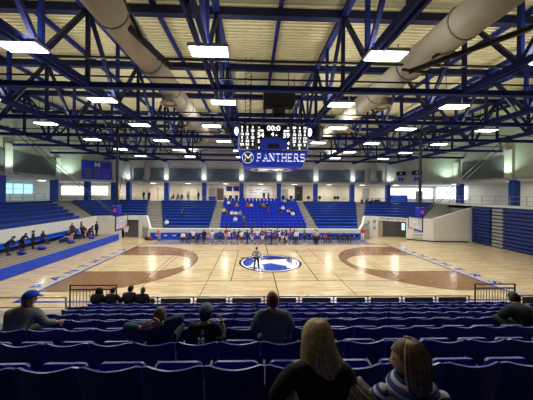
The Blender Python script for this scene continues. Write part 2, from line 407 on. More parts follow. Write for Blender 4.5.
# ------------------------------------------------------------------ seating banks
def poly_at(F, B, t): return [lerp(f, b_, t) for f, b_ in zip(F, B)]
def tiers(name, F, B, z0, z1, n, m, base=0.0):
    b_ = MB()
    for i in range(n):
        P0 = poly_at(F, B, i/n); P1 = poly_at(F, B, (i+1)/n); zt = z0+(z1-z0)*(i+1)/n - .33*(z1-z0)/n/.33*0
        for k in range(len(F)-1):
            b_.prism([P0[k], P0[k+1], P1[k+1], P1[k]], base, z0+(z1-z0)*i/(n-1 if n > 1 else 1))
    return b_.build(name, m, kind='structure')
def benches(F, B, z0, z1, n, m, where, group, w=.5):
    for i in range(n):
        z = z0+(z1-z0)*i/(n-1)
        P = poly_at(F, B, (i+.35)/n)
        t = thing('bench', 'long blue bench, %s row up %s' % (nth(i), where), 'bench', (P[0][0], P[0][1], z), 0, group)
        top = MB(); leg = MB()
        for k in range(len(P)-1):
            a = (P[k][0]-P[0][0], P[k][1]-P[0][1], .36); c = (P[k+1][0]-P[0][0], P[k+1][1]-P[0][1], .36)
            top.beam(a, c, .62, .07)
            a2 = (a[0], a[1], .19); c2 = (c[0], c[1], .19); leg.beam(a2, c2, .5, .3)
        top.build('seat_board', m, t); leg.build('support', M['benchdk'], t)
banks = [
    # name, F, B, z0, z1, n, label
    ('left', [(-21.9, 3), (-21.8, 31.6)], [(-28.5, 3), (-28.1, 34.6)], 2.55, 4.4, 6, 'in the left bank beside the tall white wall', 1),
    ('left_corner', [(-20.9, 33.4), (-18.6, 33.5), (-14.3, 33.4)], [(-26.8, 37.1), (-22.3, 42.5), (-17.8, 42.5)], 2.75, 4.4, 6, 'in the left corner bank above the doorway', 1),
    ('far_left', [(-11.4, 32), (-5.7, 32)], [(-15.5, 42.5), (-6.1, 42.5)], 1.3, 4.3, 10, 'in the far bank left of the centre seats', 1),
    ('far_centre', [(-4.2, 32), (7.3, 32)], [(-4.9, 42.5), (7.6, 42.5)], 1.3, 4.3, 10, '', 0),
    ('far_right', [(8.8, 32), (13.9, 32)], [(8.8, 42.5), (18.1, 42.5)], 1.3, 4.3, 10, 'in the far bank right of the centre seats', 1),
    ('right_corner', [(15.9, 34.2), (19.0, 34.4), (22.8, 34)], [(20, 42.5), (24.6, 42.5), (28.6, 37.4)], 2.75, 4.4, 6, 'in the right corner bank above the brown doors', 1),
]
for nm, F, B, z0, z1, n, lab, bb in banks:
    tiers('seating_tier_'+nm, F, B, z0, z1, n, M['darkconc'])
    if bb: benches(F, B, z0, z1, n, M['benchb'], lab, 'blue benches '+lab)
# aisles (grey concrete stairs)
aisles = [('left', [(-21.8, 31.65), (-20.95, 33.35)], [(-28.1, 34.7), (-26.9, 37.0)], 2.6, 4.55, 12),
          ('far_left', [(-14.2, 32.2), (-11.5, 32)], [(-17.7, 42.5), (-15.6, 42.5)], 1.4, 4.55, 20),
          ('centre_left', [(-5.65, 32), (-4.25, 32)], [(-6.05, 42.5), (-4.95, 42.5)], 1.4, 4.55, 20),
          ('centre_right', [(7.35, 32), (8.75, 32)], [(7.65, 42.5), (8.75, 42.5)], 1.4, 4.55, 20),
          ('far_right', [(13.95, 32), (15.6, 32)], [(18.15, 42.5), (19.95, 42.5)], 1.4, 4.55, 20),
          ('right', [(22.6, 31.9), (27.6, 30.6)], [(28.5, 37.3), (29.9, 36.3)], 2.75, 4.55, 12)]
for nm, F, B, z0, z1, n in aisles:
    tiers('stairs_'+nm, F, B, z0, z1, n, M['concrete'])
# white retaining walls and the doorways
wall_seg('wall_left', (-21.6, -6), (-21.6, 31.6), 0, 2.62, M['block'], .25, 1)
def wall_line(name, pts, z0, zs, m, th=.25):
    for i, (a, b_) in enumerate(zip(pts, pts[1:])):
        d = Vector((b_[0]-a[0], b_[1]-a[1])).normalized(); n = Vector((-d.y, d.x))*th
        MB().hexa([(*a, z0), (*b_, z0), (b_[0]+n.x, b_[1]+n.y, z0), (a[0]+n.x, a[1]+n.y, z0)],
                  [(*a, zs[i]), (*b_, zs[i+1]), (b_[0]+n.x, b_[1]+n.y, zs[i+1]), (a[0]+n.x, a[1]+n.y, zs[i])]).build(name, m, kind='structure')
wall_line('wall_left_corner', [(-21.6, 31.6), (-20.6, 33.1), (-17.1, 33.1)], 0, [2.62, 2.85, 2.9], M['block'])
wall_line('wall_left_lintel', [(-17.1, 33.1), (-15.1, 33.1)], 2.35, [2.9, 2.92], M['block'])
wall_line('wall_left_return', [(-15.1, 33.1), (-13.9, 32.6), (-13.0, 31.6)], 0, [2.92, 2.95, 1.42], M['block'])
MB().box(-17.3, -17.1, 33.1, 36, 0, 2.6).build('wall_passage_side', M['cream'], kind='structure')
MB().box(-15.1, -14.9, 33.1, 36, 0, 2.6).build('wall_passage_side', M['cream'], kind='structure')
MB().box(-17.3, -14.9, 35.9, 36, 0, 2.6).build('wall_passage_end', M['cream'], kind='structure')
MB().box(-17.3, -14.9, 33.35, 36, 2.4, 2.5).build('ceiling_passage', M['white'], kind='structure')
wall_line('wall_back', [(-13.0, 31.6), (14.15, 31.6)], 0, [.92, .92], M['cream'], .3)
wall_line('wall_back_ledge', [(-13.0, 31.5), (14.15, 31.5)], .92, [1.42, 1.42], M['white'], .5)
wall_line('wall_right_return', [(14.15, 31.6), (15.3, 33.2), (15.8, 33.9)], 0, [1.45, 2.0, 2.9], M['block'])
wall_line('wall_right_corner', [(15.8, 34.0), (17.6, 33.75)], 0, [2.95, 2.9], M['block'])
wall_line('wall_right_lintel', [(17.6, 33.75), (20.5, 32.0)], 2.35, [2.9, 2.85], M['block'])
wall_line('wall_right_block', [(20.5, 32.0), (23.05, 30.45), (27.4, 30.2), (28.6, 30.35)], 0, [2.8, 2.92, 4.3, 4.5], M['block'])
wall_line('wall_passage_right', [(17.6, 33.9), (19.4, 35.0)], 0, [2.4, 2.4], M['cream'], .1)
wall_line('trim_base', [(20.5, 31.95), (23.05, 30.4), (27.4, 30.15)], 0, [.14, .14, .14], M['black'], .03)
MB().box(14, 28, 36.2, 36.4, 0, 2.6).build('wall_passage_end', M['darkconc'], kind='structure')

t = thing('passage_fill', 'added fill light in the left doorway passage', 'light', (-16.1, 34.6, 2.36)); MB().box(-.3, .3, -.3, .3, 0, .04).build('diffuser', M['whitepaint'], t)  # panel and lamp added only to brighten the passage interior
ld = bpy.data.lights.new('passage_fill_lamp', 'AREA'); ld.size = .5; ld.energy = 40; lo = bpy.data.objects.new('passage_fill_lamp', ld); C.objects.link(lo); lo.parent = t; lo.location = (0, 0, -.03)
wall_line('wall_right_under_concourse', [(28.6, 30.4), (28.6, 34.4), (30.1, 36.2), (24.8, 42.8)], 0, [4.3]*4, M['concrete'], .1)
wall_line('wall_left_under_concourse', [(-22.3, 42.9), (-27.8, 36.3), (-28.8, 35)], 0, [4.3]*3, M['concrete'], .1)
# doors
def double_door(label, loc, rz, w, h, m):
    t = thing('double_door', label, 'door', loc, rz)
    MB().box(-w/2-.08, w/2+.08, -.03, .1, h, h+.1).box(-w/2-.08, -w/2, -.03, .1, 0, h).box(w/2, w/2+.08, -.03, .1, 0, h).build('door_frame', M['chrome'], t)
    for s in (-1, 1):
        x0, x1 = (-w/2, -.01) if s < 0 else (.01, w/2)
        d = MB().box(x0, x1, 0, .05, .01, h).build('door_leaf', m, t)
        MB().box(x0+.35*(x1-x0)+.1, x0+.65*(x1-x0)+.1, -.015, 0, 1.0, h-.25).build('window_pane', M['winb'] if m is M['door'] else M['glassb'], d)
        MB().beam((-s*-.12, -.05, .95), (-s*-.12, -.05, 1.15), .03).build('handle', M['chrome'], d)
    return t
double_door('brown double doors with glass slots inside the right doorway', (20.6, 34.2, 0), R(-31), 2.6, 2.2, M['door'])
t = thing('door', 'cream single door inside the left doorway', 'door', (-15.7, 35.8, 0)); 
MB().box(-.5, .5, -.02, .05, 0, 2.1).build('door_leaf', M['doorc'], t, bevel=.01); MB().box(.3, .36, -.08, -.02, .95, 1.1).build('handle', M['chrome'], t)
t = thing('door', 'cream single door in the recess left of the brown doors', 'door', (18.35, 34.25, 0), R(31)); 
MB().box(-.5, .5, -.02, .05, 0, 2.1).build('door_leaf', M['doorc'], t, bevel=.01); MB().box(.3, .36, -.08, -.02, .95, 1.1).build('handle', M['chrome'], t)
# dark lettering strip on the lintel: illegible at this distance, kept as small marks
t = thing('lettering', 'row of small dark letters on the white lintel over the brown doors', 'sign', (17.75, 33.62, 2.55), R(-31.1))
b = MB(); x = .05; rnd = random.Random(3)
for wd in (5, 6, 4, 3):
    for k in range(wd):
        b.box(x, x+.05, -.02, 0, 0, .2); b.box(x, x+.12, -.02, 0, rnd.choice((0, .08, .16)), rnd.choice((.2,)) if rnd.random() < .3 else .2) if rnd.random() < .2 else b.box(x, x+.12, -.02, 0, .15, .2)
        x += .155
    x += .12
b.build('letters', M['black'], t)
# vents/posters on the white angled wall
for i, (px, z) in enumerate(((16.3, 2.1), (16.3, 1.2), (17.1, 2.2), (17.1, 1.3))):
    t = MB().box(-.16, .16, -.03, 0, -.2, .2).build('notice', M['lgrey'] if 'lgrey' in M else M['grey'], loc=(px, 33.93-(px-15.8)*.139, z))
    tag(t, 'small grey notice, %s of the pair on the %s of the white wall' % ('upper' if z > 1.5 else 'lower', 'left' if px < 17 else 'right'), 'notice', 'notices on the angled white wall')
for i in range(4):
    t = MB().box(-.55, .55, -.02, 0, -.1, .1).build('vent_grille', M['lgrey'] if 'lgrey' in M else mat('vent', (.5, .5, .48), .6), loc=(21.6, 31.33-.02, .35+i*.38)); t.rotation_euler = (0, 0, R(-31.3))
    tag(t, 'pale wall vent grille, %s from the floor right of the brown doors' % nth(i), 'vent', 'wall vents right of the brown doors')

# concourse features
def concourse_box(name, label, cat_, x0, x1, y, z0, z1, m, d=.08):
    t = MB().box(x0, x1, y-d, y, z0, z1).build(name, m, bevel=.01); return tag(t, label, cat_)
wn = thing('window_wall', 'bright bluish window strip behind the left concourse, right stretch', 'window', (0, 0, 0))
def window(name, a, b_, z0, z1, m, cols, rows=2, idx=1):
    d = Vector((b_[0]-a[0], b_[1]-a[1])); L = d.length; d.normalize(); ang = math.atan2(d.y, d.x)
    o = bpy.data.objects.new(name, None); C.objects.link(o); o.location = (a[0], a[1], 0); o.rotation_euler = (0, 0, ang); o['kind'] = 'structure'
    MB().box(0, L, -.06, -.03, z0, z1).build('pane', m, o)
    b2 = MB()
    for i in range(cols+1): b2.box(L*i/cols-.04, L*i/cols+.04, -.14, -.06, z0, z1)
    for j in range(rows+1): z = z0+(z1-z0)*j/rows; b2.box(0, L, -.14, -.06, z-.04, z+.04)
    b2.build('window_frame', M['chrome'], o)
bpy.data.objects.remove(wn)
window('window_1', (-37.9, 24), (-37.9, 43.4), 5.6, 7.3, M['winb'], 11)
window('window_2', (-37.2, 48.95), (-28.3, 48.95), 5.4, 7.2, M['winw'], 8)
window('window_3', (27.0, 48.95), (36.8, 48.95), 5.2, 7.3, M['winw'], 6)
window('window_4', (36.95, 48), (36.95, 41), 5.2, 7.5, M['winw'], 5)
concourse_box('blue_board', 'long blue banner panel under the white wall on the right concourse', 'banner', 26.5, 30.0, 46.5, 4.6, 5.9, M['pressblue'])
concourse_box('door', 'dark grey door on the right concourse behind the mast', 'door', 31.8, 33.2, 46.8, 4.6, 6.7, M['grey'])
concourse_box('monitor', 'left dark blue screen on the far concourse wall beside the grey door', 'screen', -5.2, -4.0, 49, 6.4, 7.4, M['steel'])
concourse_box('monitor', 'right dark blue screen on the far concourse wall beside the grey door', 'screen', -3.8, -2.6, 49, 6.4, 7.4, M['steel'])
concourse_box('whiteboard', 'large white board with faint blue writing on the far concourse wall', 'sign', -1.2, 4.0, 49, 5.2, 7.5, M['paper'])
for i, (x, z, w) in enumerate(((-.2, 6.6, .9), (1.2, 6.75, 1.1), (2.6, 6.6, .9), (.2, 6.1, 1.5), (2.3, 6.1, 1.5))):
    o = MB().box(x-w/2, x+w/2, -.02, 0, z-.05, z+.05).build('writing_line', M['pressblue'], [q for q in C.objects if q.name.startswith('whiteboard')][0]); o.location = (0, 48.91, 0)
for i, (x, w, h, m, lb) in enumerate(((-19.6, 1.9, 2.3, 'doorc', 'cream double door on the far concourse at its left end'), (-7.9, 1.0, 2.3, 'grey', 'narrow grey door on the far concourse left of the framed one'), (-5.9 - .4, 1.2, 2.3, 'door', 'brown framed door on the far concourse at the top of the centre left stairs'), (9.3, 1.5, 2.9, 'black', 'dark open doorway at the top of the centre right stairs'), (4.0+2.6, .9, 2.2, 'grey', 'grey door on the far concourse between two blue columns'), (-11.6, 1.5, 2.3, 'doorc', 'cream door on the far concourse behind standing spectators'), (22.9, 1.1, 2.4, 'grey', 'grey framed door at the right end of the far concourse'))):
    t = thing('door', lb, 'door', (x, 48.9, 4.58))
    MB().box(-w/2, w/2, -.06, 0, 0, h).build('door_leaf', M[m], t); MB().box(-w/2-.1, -w/2, -.1, 0, 0, h+.1).box(w/2, w/2+.1, -.1, 0, 0, h+.1).box(-w/2, w/2, -.1, 0, h, h+.1).build('door_frame', M['grey'], t)
# ceiling lights in the concourse
for i, x in enumerate((-25.5, -18.5, -12, -5, 1.6, 8, 14.6, 21, 27.5)):
    t = thing('concourse_light', 'recessed round light in the concourse ceiling, %s from the left' % nth(i), 'light', (x, 46.2, WZ-.03), 0, 'recessed concourse lights')
    MB().ell((0, 0, 0), .55, .4, .03, 16, 4).build('diffuser', mat('warm_diffuser', (1, 1, 1), emit=6, ecol=(1, .93, .8)) if i == 0 else bpy.data.materials['warm_diffuser'], t)
    ld = bpy.data.lights.new('concourse_lamp', 'AREA'); ld.size = .8; ld.energy = 190; ld.color = (1, .93, .8)
    lo = bpy.data.objects.new('concourse_lamp', ld); C.objects.link(lo); lo.parent = t; lo.location = (0, 0, -.06)
for x, y in ((-33.5, 40), (-33.5, 31), (-33.5, 22), (34, 40), (34, 31), (34, 22)):
    t = thing('concourse_light', 'recessed round light in the %s concourse ceiling, %s' % ('left' if x < 0 else 'right', {40: 'farthest', 31: 'middle', 22: 'nearest'}[y]), 'light', (x, y, WZ-.03), 0, 'recessed concourse lights')
    MB().ell((0, 0, 0), .5, .5, .03, 16, 4).build('diffuser', bpy.data.materials['warm_diffuser'], t)
    ld = bpy.data.lights.new('concourse_lamp', 'AREA'); ld.size = .8; ld.energy = 75 if x > 0 else 90; ld.color = (.6, .85, 1) if x < 0 else (1, .97, .9)
    lo = bpy.data.objects.new('concourse_lamp', ld); C.objects.link(lo); lo.parent = t; lo.location = (0, 0, -.06)

# guard rails round the concourse
def rail(label, pts, z, h=1.0, m=None, pitch=1.6, group='guard rails round the concourse', r=.03, mids=(.5,)):
    t = thing('guard_rail', label, 'railing', (pts[0][0], pts[0][1], z), 0, group)
    m = m or M['chrome']; O = Vector((pts[0][0], pts[0][1], 0)); rb = MB(); n = 0
    for a, c in zip(pts, pts[1:]):
        a = Vector((*a, 0))-O; c = Vector((*c, 0))-O; L = (c-a).length
        for hh in (h,)+tuple(h*q for q in mids): rb.beam(a+Vector((0, 0, hh)), c+Vector((0, 0, hh)), r*1.6)
        k = max(1, int(L/pitch))
        for i in range(k+1):
            p = a.lerp(c, i/k); MB().beam(p, p+Vector((0, 0, h)), r*1.6).build('post', m, t)
    rb.build('rail', m, t); return t
rail('grey guard rail along the left concourse edge', [(-28.75, 10), (-28.75, 34.9)], 4.7, 1.0)
rail('dark guard rail along the left corner of the concourse', [(-27.7, 36.4), (-22.4, 42.75), (-17.9, 42.75)], 4.7, .55, M['steeldk'])
rail('guard rail at the top of the far left bench bank', [(-15.5, 42.75), (-6.2, 42.75)], 4.7, .7)
rail('guard rail at the top of the centre seats', [(-4.8, 42.75), (7.5, 42.75)], 4.7, .9, M['steeldk'])
rail('guard rail at the top of the far right bench bank', [(8.9, 42.75), (18.0, 42.75)], 4.7, .7)
rail('guard rail at the top of the right corner bank', [(20.1, 42.75), (24.9, 42.75), (28.9, 38.2)], 4.7, .6, M['steeldk'])
rail('grey guard rail along the right concourse edge', [(28.45, 34.5), (28.45, 8)], 4.85, 1.0)

# ------------------------------------------------------------------ roof steel
BZ, TZ = 11.5, 15.4
def tname(x): return {-21.7: 'leftmost', -15.1: 'second from the left', -8.5: 'third from the left', -1.9: 'just left of the scoreboard', 4.75: 'just right of the scoreboard', 11.35: 'third from the right', 18.0: 'second from the right', 24.6: 'rightmost'}[x]
PN = 2.775
for x in COLX:
    t = thing('roof_truss', 'deep blue steel roof truss running to the far wall, ' + tname(x), 'truss', (x, 0, BZ), 0, 'long roof trusses')
    H = TZ-BZ
    for s in (-1, 1):
        MB().beam((s*.14, -6, 0), (s*.14, 43.2, 0), .12, .3).build('bottom_chord', M['steel'], t)
    MB().beam((0, -6, H), (0, 43.4, H), .32, .3).build('top_chord', M['steel'], t)
    k = 0; y = 12.85-PN*7
    while y < 43.3:
        yy = y
        if yy > -5: MB().beam((0, yy, 0), (0, yy, H), .17).build('web', M['steeldk'] if k % 2 else M['steel'], t)
        # diagonals rise away from each midpoint node towards the frame lines
        if k % 2 == 0 and yy > -5:
            for d in (-PN, PN):
                if -5 < yy+d < 43.4: MB().beam((0, yy, 0), (0, yy+d, H), .18).build('web', M['steeldk'], t)
        y += PN; k += 1
fr = ['nearest', 'second nearest', 'third nearest', 'fourth nearest', 'fifth nearest', 'sixth nearest', 'farthest']
for i, y in enumerate((12.85, 18.4, 23.95, 29.5, 35.05, 40.6)):
    t = thing('cross_truss', 'blue steel cross beam pair spanning the hall under the deck, %s' % nth(i) + ' from the camera', 'truss', (1.5, y, BZ), 0, 'cross frames of the roof')
    x0, x1 = (-29.6, 29.4) if y < 36 else (-25.6, 22.6)
    MB().beam((x0, 0, -.05), (x1, 0, -.05), .3, .26).build('bottom_chord', M['steel'], t)
    MB().beam((x0, 0, TZ-BZ-.02), (x1, 0, TZ-BZ-.02), .36, .42).build('top_chord', M['steeldk'], t)
    MB().beam((x0, .25, .55), (x1, .25, .55), .07, .07).build('conduit', M['steeldk'], t)
    if i >= 1:
        for x in (-18.4, 21.3) if i < 3 else (-18.4, -11.8, 14.6, 21.3):
            MB().beam((x-1.5, 0, 0), (x-3.3-1.5, 0, TZ-BZ), .12).build('web', M['steeldk'], t)
            MB().beam((x-1.5, 0, 0), (x+3.3-1.5, 0, TZ-BZ), .12).build('web', M['steeldk'], t)
for i, x in enumerate((-25, -18.4, -11.8, -5.2, 1.42, 8.05, 14.67, 21.3, 27.9)):
    t = MB().beam((0, -6, 0), (0, 43.4 if abs(x-1.4) < 22 else 39.6, 0), .2, .26).build('purlin', M['steel'], loc=(x, 0, 15.72))
    tag(t, 'straight blue purlin under the beige deck, %s from the left' % nth(i), 'beam', 'purlins under the roof deck')
for i, (y, z) in enumerate(((7.4, 15.35), )):
    t = MB().beam((-28, 0, 0), (31, 0, 0), .3, .4).build('purlin', M['steeldk'], loc=(0, y, z)); tag(t, 'dark blue beam crossing the top of the view under the deck', 'beam')
for i, z in enumerate((11.9, 12.6)):
    t = MB().beam((-12, 0, 0), (12, 0, 0), .1, .1).build('conduit', M['black'], loc=(1.5, 12.3 if i else 24.2, z)); tag(t, 'thin black conduit crossing below the deck, %s' % ('farther one', 'nearer one')[i], 'pipe')

# ducts with diffusers
def duct(label, x, z, y0, y1, dy, endx, r):
    t = thing('air_duct', label, 'duct', (x, 0, z))
    pts = [(0, y0, 0)] + [(0, y, 0) for y in (y0+8, y0+16, y0+24)] + [(0, y1-8, 0), (endx*.35, y1-5, -.1), (endx*.85, y1-1.5, -.7), (endx, y1, -1.9), (endx, y1+.3, -3.6), (endx-.5 if endx < 0 else endx+.5, y1+.5, -4.55)]
    MB().tube(pts, [r]*5+[r*.95, r*.92, r*.9, r*.88, r*.85], 20).build('duct_pipe', M['duct'], t, smooth=True)
    b_ = MB()
    y = y0+2
    while y < y1-8: b_.tube([(r*1.03*math.cos(a), y, r*1.03*math.sin(a)) for a in [2*math.pi*k/20 for k in range(20)]], .035, 5, closed=True); y += 3.4
    b_.build('seam_band', M['grey'], t)
    for y in dy:
        MB().tube([(0, y, -.2), (0, y, -r-.35)], .3, 16).build('outlet_neck', M['duct'], t, smooth=True)
        MB().tube([(0, y, -r-.3), (0, y, -r-.5)], [.34, .55], 20, cap=False).tube([(.52*math.cos(a), y+.52*math.sin(a), -r-.5) for a in [2*math.pi*k/20 for k in range(20)]], .05, 6, closed=True).ell((0, y, -r-.45), .3, .3, .05).build('outlet_ring', M['duct'], t, smooth=True)
duct('big white round air duct left of the scoreboard', -5.35, 12.75, 4, 42.3, (15.8, 21.5, 27.5, 33), -12.6, .62)
duct('big white round air duct right of the scoreboard', 8.3, 12.75, 4, 42.3, (15.5, 21.5, 27.5, 33), 12.9, .68)

# light fixtures
LI = 0
rows = {9.4: (-8.6, -1.68, 5.15, 12), 14.6: (-15.6, -8.8, -1.75, 5.3, 12.28, 19), 19.8: (-16.3, -9.0, -3.3, 6.9, 12.6, 19.4), 25.6: (-16.4, -9.4, -3, 6.9, 12.6, 19.9), 31: (-16.4, -9.2, -1.7, 5.4, 12.4, 19.7), 36.4: (-16.4, -9.2, -1.7, 5.4, 12.4, 19.7)}
LN = 'high_bay_light'
lproto = None
LD = bpy.data.lights.new('high_bay_lamp', 'AREA'); LD.shape = 'RECTANGLE'; LD.size = 1.3; LD.size_y = .5; LD.energy = LAMP_W; LD.color = (1, .98, .93); LD.spread = R(150)
LU = bpy.data.lights.new('deck_fill_lamp', 'AREA'); LU.shape = 'RECTANGLE'; LU.size = 1.3; LU.size_y = .5; LU.energy = DECK_FILL_W; LU.color = (1, 1, .92)  # added upward fill, makes up for weak floor bounce on the deck
for ri, (y, xs) in enumerate(rows.items()):
    for i, x in enumerate(xs):
        t = thing(LN, 'glowing rectangular high-bay light, %s from the left in the %s row from the camera' % (nth(i), nth(ri)), 'light', (x, y, 11.35), 0, 'high-bay lights under the trusses')
        if lproto is None:
            hb = MB().box(-.75, .75, -.36, .36, 0, .12).build('housing', M['chrome'], t, bevel=.02).data
            db = MB().box(-.7, .7, -.31, .31, -.03, 0).build('diffuser', mat('high_bay_diffuser', (1, 1, 1), emit=DIFF_E, ecol=(1, .99, .95)), t).data
            hg = MB().beam((-.5, 0, .1), (-.5, 0, .5), .03).beam((.5, 0, .1), (.5, 0, .5), .03).build('hanger', M['black'], t).data
            lproto = (hb, db, hg)
        else:
            for nm, me in zip(('housing', 'diffuser', 'hanger'), lproto):
                o = bpy.data.objects.new(nm, me); C.objects.link(o); o.parent = t
        if min(abs(x-q) for q in COLX) > .9:
            MB().beam((-.5, 0, .4), (-.5, 0, 4.6), .02).build('long_hanger', M['black'], t); MB().beam((.5, 0, .4), (.5, 0, 4.6), .02).build('long_hanger', M['black'], t)
        lu = bpy.data.objects.new('deck_fill_lamp', LU); C.objects.link(lu); lu.parent = t; lu.location = (0, 0, .14); lu.rotation_euler = (R(180), 0, 0)
        lo = bpy.data.objects.new('high_bay_lamp', LD); C.objects.link(lo); lo.parent = t; lo.location = (0, 0, -.05)

# ------------------------------------------------------------------ scoreboard
sb = thing('scoreboard', 'big blue hanging centre scoreboard with lit digits and PANTHERS lettering', 'scoreboard', (1.58, 21.1, 0))
zt, zm, zb = 11.3, 9.22, 8.05; f = 2.5
MB().box(-2.72, 2.72, -f, f, zm, zt).build('score_cabinet', M['board'], sb, bevel=.04)
MB().hexa([(-2.25, -f+.1, zb), (2.25, -f+.1, zb), (2.25, f-.1, zb), (-2.25, f-.1, zb)], [(-2.66, -f-.02, zm), (2.66, -f-.02, zm), (2.66, f, zm), (-2.66, f, zm)]).build('sign_cabinet', M['board'], sb)
MB().box(-2.62, 2.62, -f-.06, -f, zm+.02, zt-.06).build('score_face', M['scoreface'], sb)
fr_ = MB()
for x in (-2.6, -1.32, 1.32, 2.6): fr_.box(x-.02, x+.02, -f-.09, -f-.05, zm+.05, zt-.1)
fr_.box(-2.6, 2.6, -f-.09, -f-.05, zm+.04, zm+.08).build('face_trim', M['lgrey'] if 'lgrey' in M else M['chrome'], sb)
MB().box(-1.0, 1.0, -f-.08, -f-.05, zm+.1, zm+.85).box(-.75, .75, -f-.08, -f-.05, zm+.85, zm+1.0).build('video_screen', M['screen'], sb)
MB().box(-.42, .42, -f-.1, -f-.08, zm+.18, zm+.5).build('screen_inset', M['scoreface'], sb)
RX = (R(90), 0, 0); yf = -f-.09
def st(body, x, z, size, m=M['led'], nm='digits', sx=1, y=yf): return text(body, nm, m, (x, y, z), RX, size, sb, .008, sx, .009)
st('00:0', 0, zt-.4, .52, sx=1.15); st('54', -.98, zm+1.15, .52, sx=1.0); st('59', .98, zm+1.15, .52, sx=1.0); st('4', -.08, zm+1.22, .42); st('•', .22, zm+1.15, .4)
st('HOME', -.98, zm+1.5, .15, sx=1.0); st('GUEST', .98, zm+1.5, .15, sx=1.0); st('M', -1.1, zt-.35, .2, M['whitetext']); st('M', 1.1, zt-.35, .2, M['whitetext'])
st('5', -1.12, zm+.68, .35); st('4', 1.12, zm+.55, .35); st('3', -1.1, zm+.2, .2); st('8', 1.1, zm+.2, .2)
rnd = random.Random(11)
for side in (-1, 1):
    for ci_, cx_ in enumerate((1.58, 1.98, 2.38)):
        n = (6, 7, 6)[ci_]
        for k in range(n):
            st(str(rnd.choice((11, 20, 24, 32, 10, 14, 30, 3, 2, 5, 12, 8, 4, 23))), side*cx_, zt-.34-k*.26, .23, sx=1.15)
MB().box(-2.3, -1.4, yf, yf+.02, zt-.13, zt-.05).box(-1.0, 1.1, yf, yf+.02, zt-.13, zt-.03).box(1.5, 2.3, yf, yf+.02, zt-.13, zt-.05).build('top_caption', M['grey'], sb)
slab('PANTHERS', 'lettering', M['whitetext'], (-1.28, -f-.02, zm-.82), 3.75, .62, sb)
# round M emblem
b = MB(); em = []
def disc(cx, cz, r, y, m, nm): 
    d = MB().tube([(cx, y, cz), (cx, y-.012, cz)], r, 28); return d.build(nm, m, sb)
disc(-1.93, zm-.53, .44, -f-.0, M['whitetext'], 'emblem_ring'); disc(-1.93, zm-.53, .40, -f-.014, M['scoreface'], 'emblem_disc')
slab('M', 'emblem_letter', M['whitetext'], (-2.25, -f-.05, zm-.76), .68, .48, sb)
# underside emblem: white ring and M on blue
MB().tube([(1.7*math.cos(a), 1.5*math.sin(a), zb-.01) for a in [2*math.pi*k/40 for k in range(40)]], .08, 5, closed=True).build('underside_ring', M['whitepaint'], sb)
text('M', 'underside_letter', M['whitetext'], (0, 0, zb-.02), (R(180), 0, 0), 2.4, sb, .008, 1.3, .06)
for s in (-1, 1):
    MB().ell((s*2.8, -f+.1, zt-.6), .16, .16, .3).build('corner_lamp', mat('corner_lamp_%s' % ('a' if s < 0 else 'b'), (1, 1, 1), emit=5, ecol=(.85, .95, 1)), sb)
    for yy in (-1.6, 1.6): MB().tube([(s*1.9, yy, zt), (s*1.7, yy, TZ-.1)], .03, 6).build('suspension_cable', M['black'], sb)
    MB().box(s*2.2-.1, s*2.2+.1, -2.3, 2.3, zt, zt+.12).build('lifting_bar', M['steeldk'], sb)
t = thing('speaker_cluster', 'black square loudspeaker cluster hanging above the scoreboard', 'loudspeaker', (2.1, 20, 0))
MB().box(-1.25, 1.25, -.5, .5, 13.0, 14.5).build('cabinet', M['black'], t, bevel=.06); MB().box(-.5, .5, -.4, .4, 12.3, 13.0).build('lower_cabinet', M['black'], t, bevel=.05)
MB().beam((-.8, 0, 14.5), (-.8, 0, 16), .06).build('hanger', M['black'], t); MB().beam((.8, 0, 14.5), (.8, 0, 16), .06).build('hanger', M['black'], t)
for s, x, z, w in ((-1, -2.05, 11.7, 'left'), (1, 5.55, 11.2, 'right')):
    t = thing('loudspeaker', 'black rounded loudspeaker hung %s of the scoreboard' % w, 'loudspeaker', (x, 20.7, z))
    MB().ell((0, 0, 0), .42, .42, .8, 16, 10).build('horn', M['black'], t, smooth=True); MB().box(-.45, .45, .1, .6, -.3, .6).build('cabinet', M['black'], t, bevel=.08)
    MB().beam((0, .3, .5), (0, .3, 16-z), .05).build('hanger', M['black'], t)
# cable chase left of the scoreboard
t = thing('cable_ladder', 'thin blue ladder-like cable chase hanging left of the scoreboard', 'ladder', (-.35, 18, 0))
b = MB().beam((-.2, 0, 11.0), (-.2, 0, 16), .04).beam((.2, 0, 11.0), (.2, 0, 16), .04); b.build('side_rail', M['steel'], t); b = MB()
for k in range(14): b.beam((-.2, 0, 11.1+k*.3), (.2, 0, 11.3+k*.3), .025)
b.build('rung', M['steel'], t)

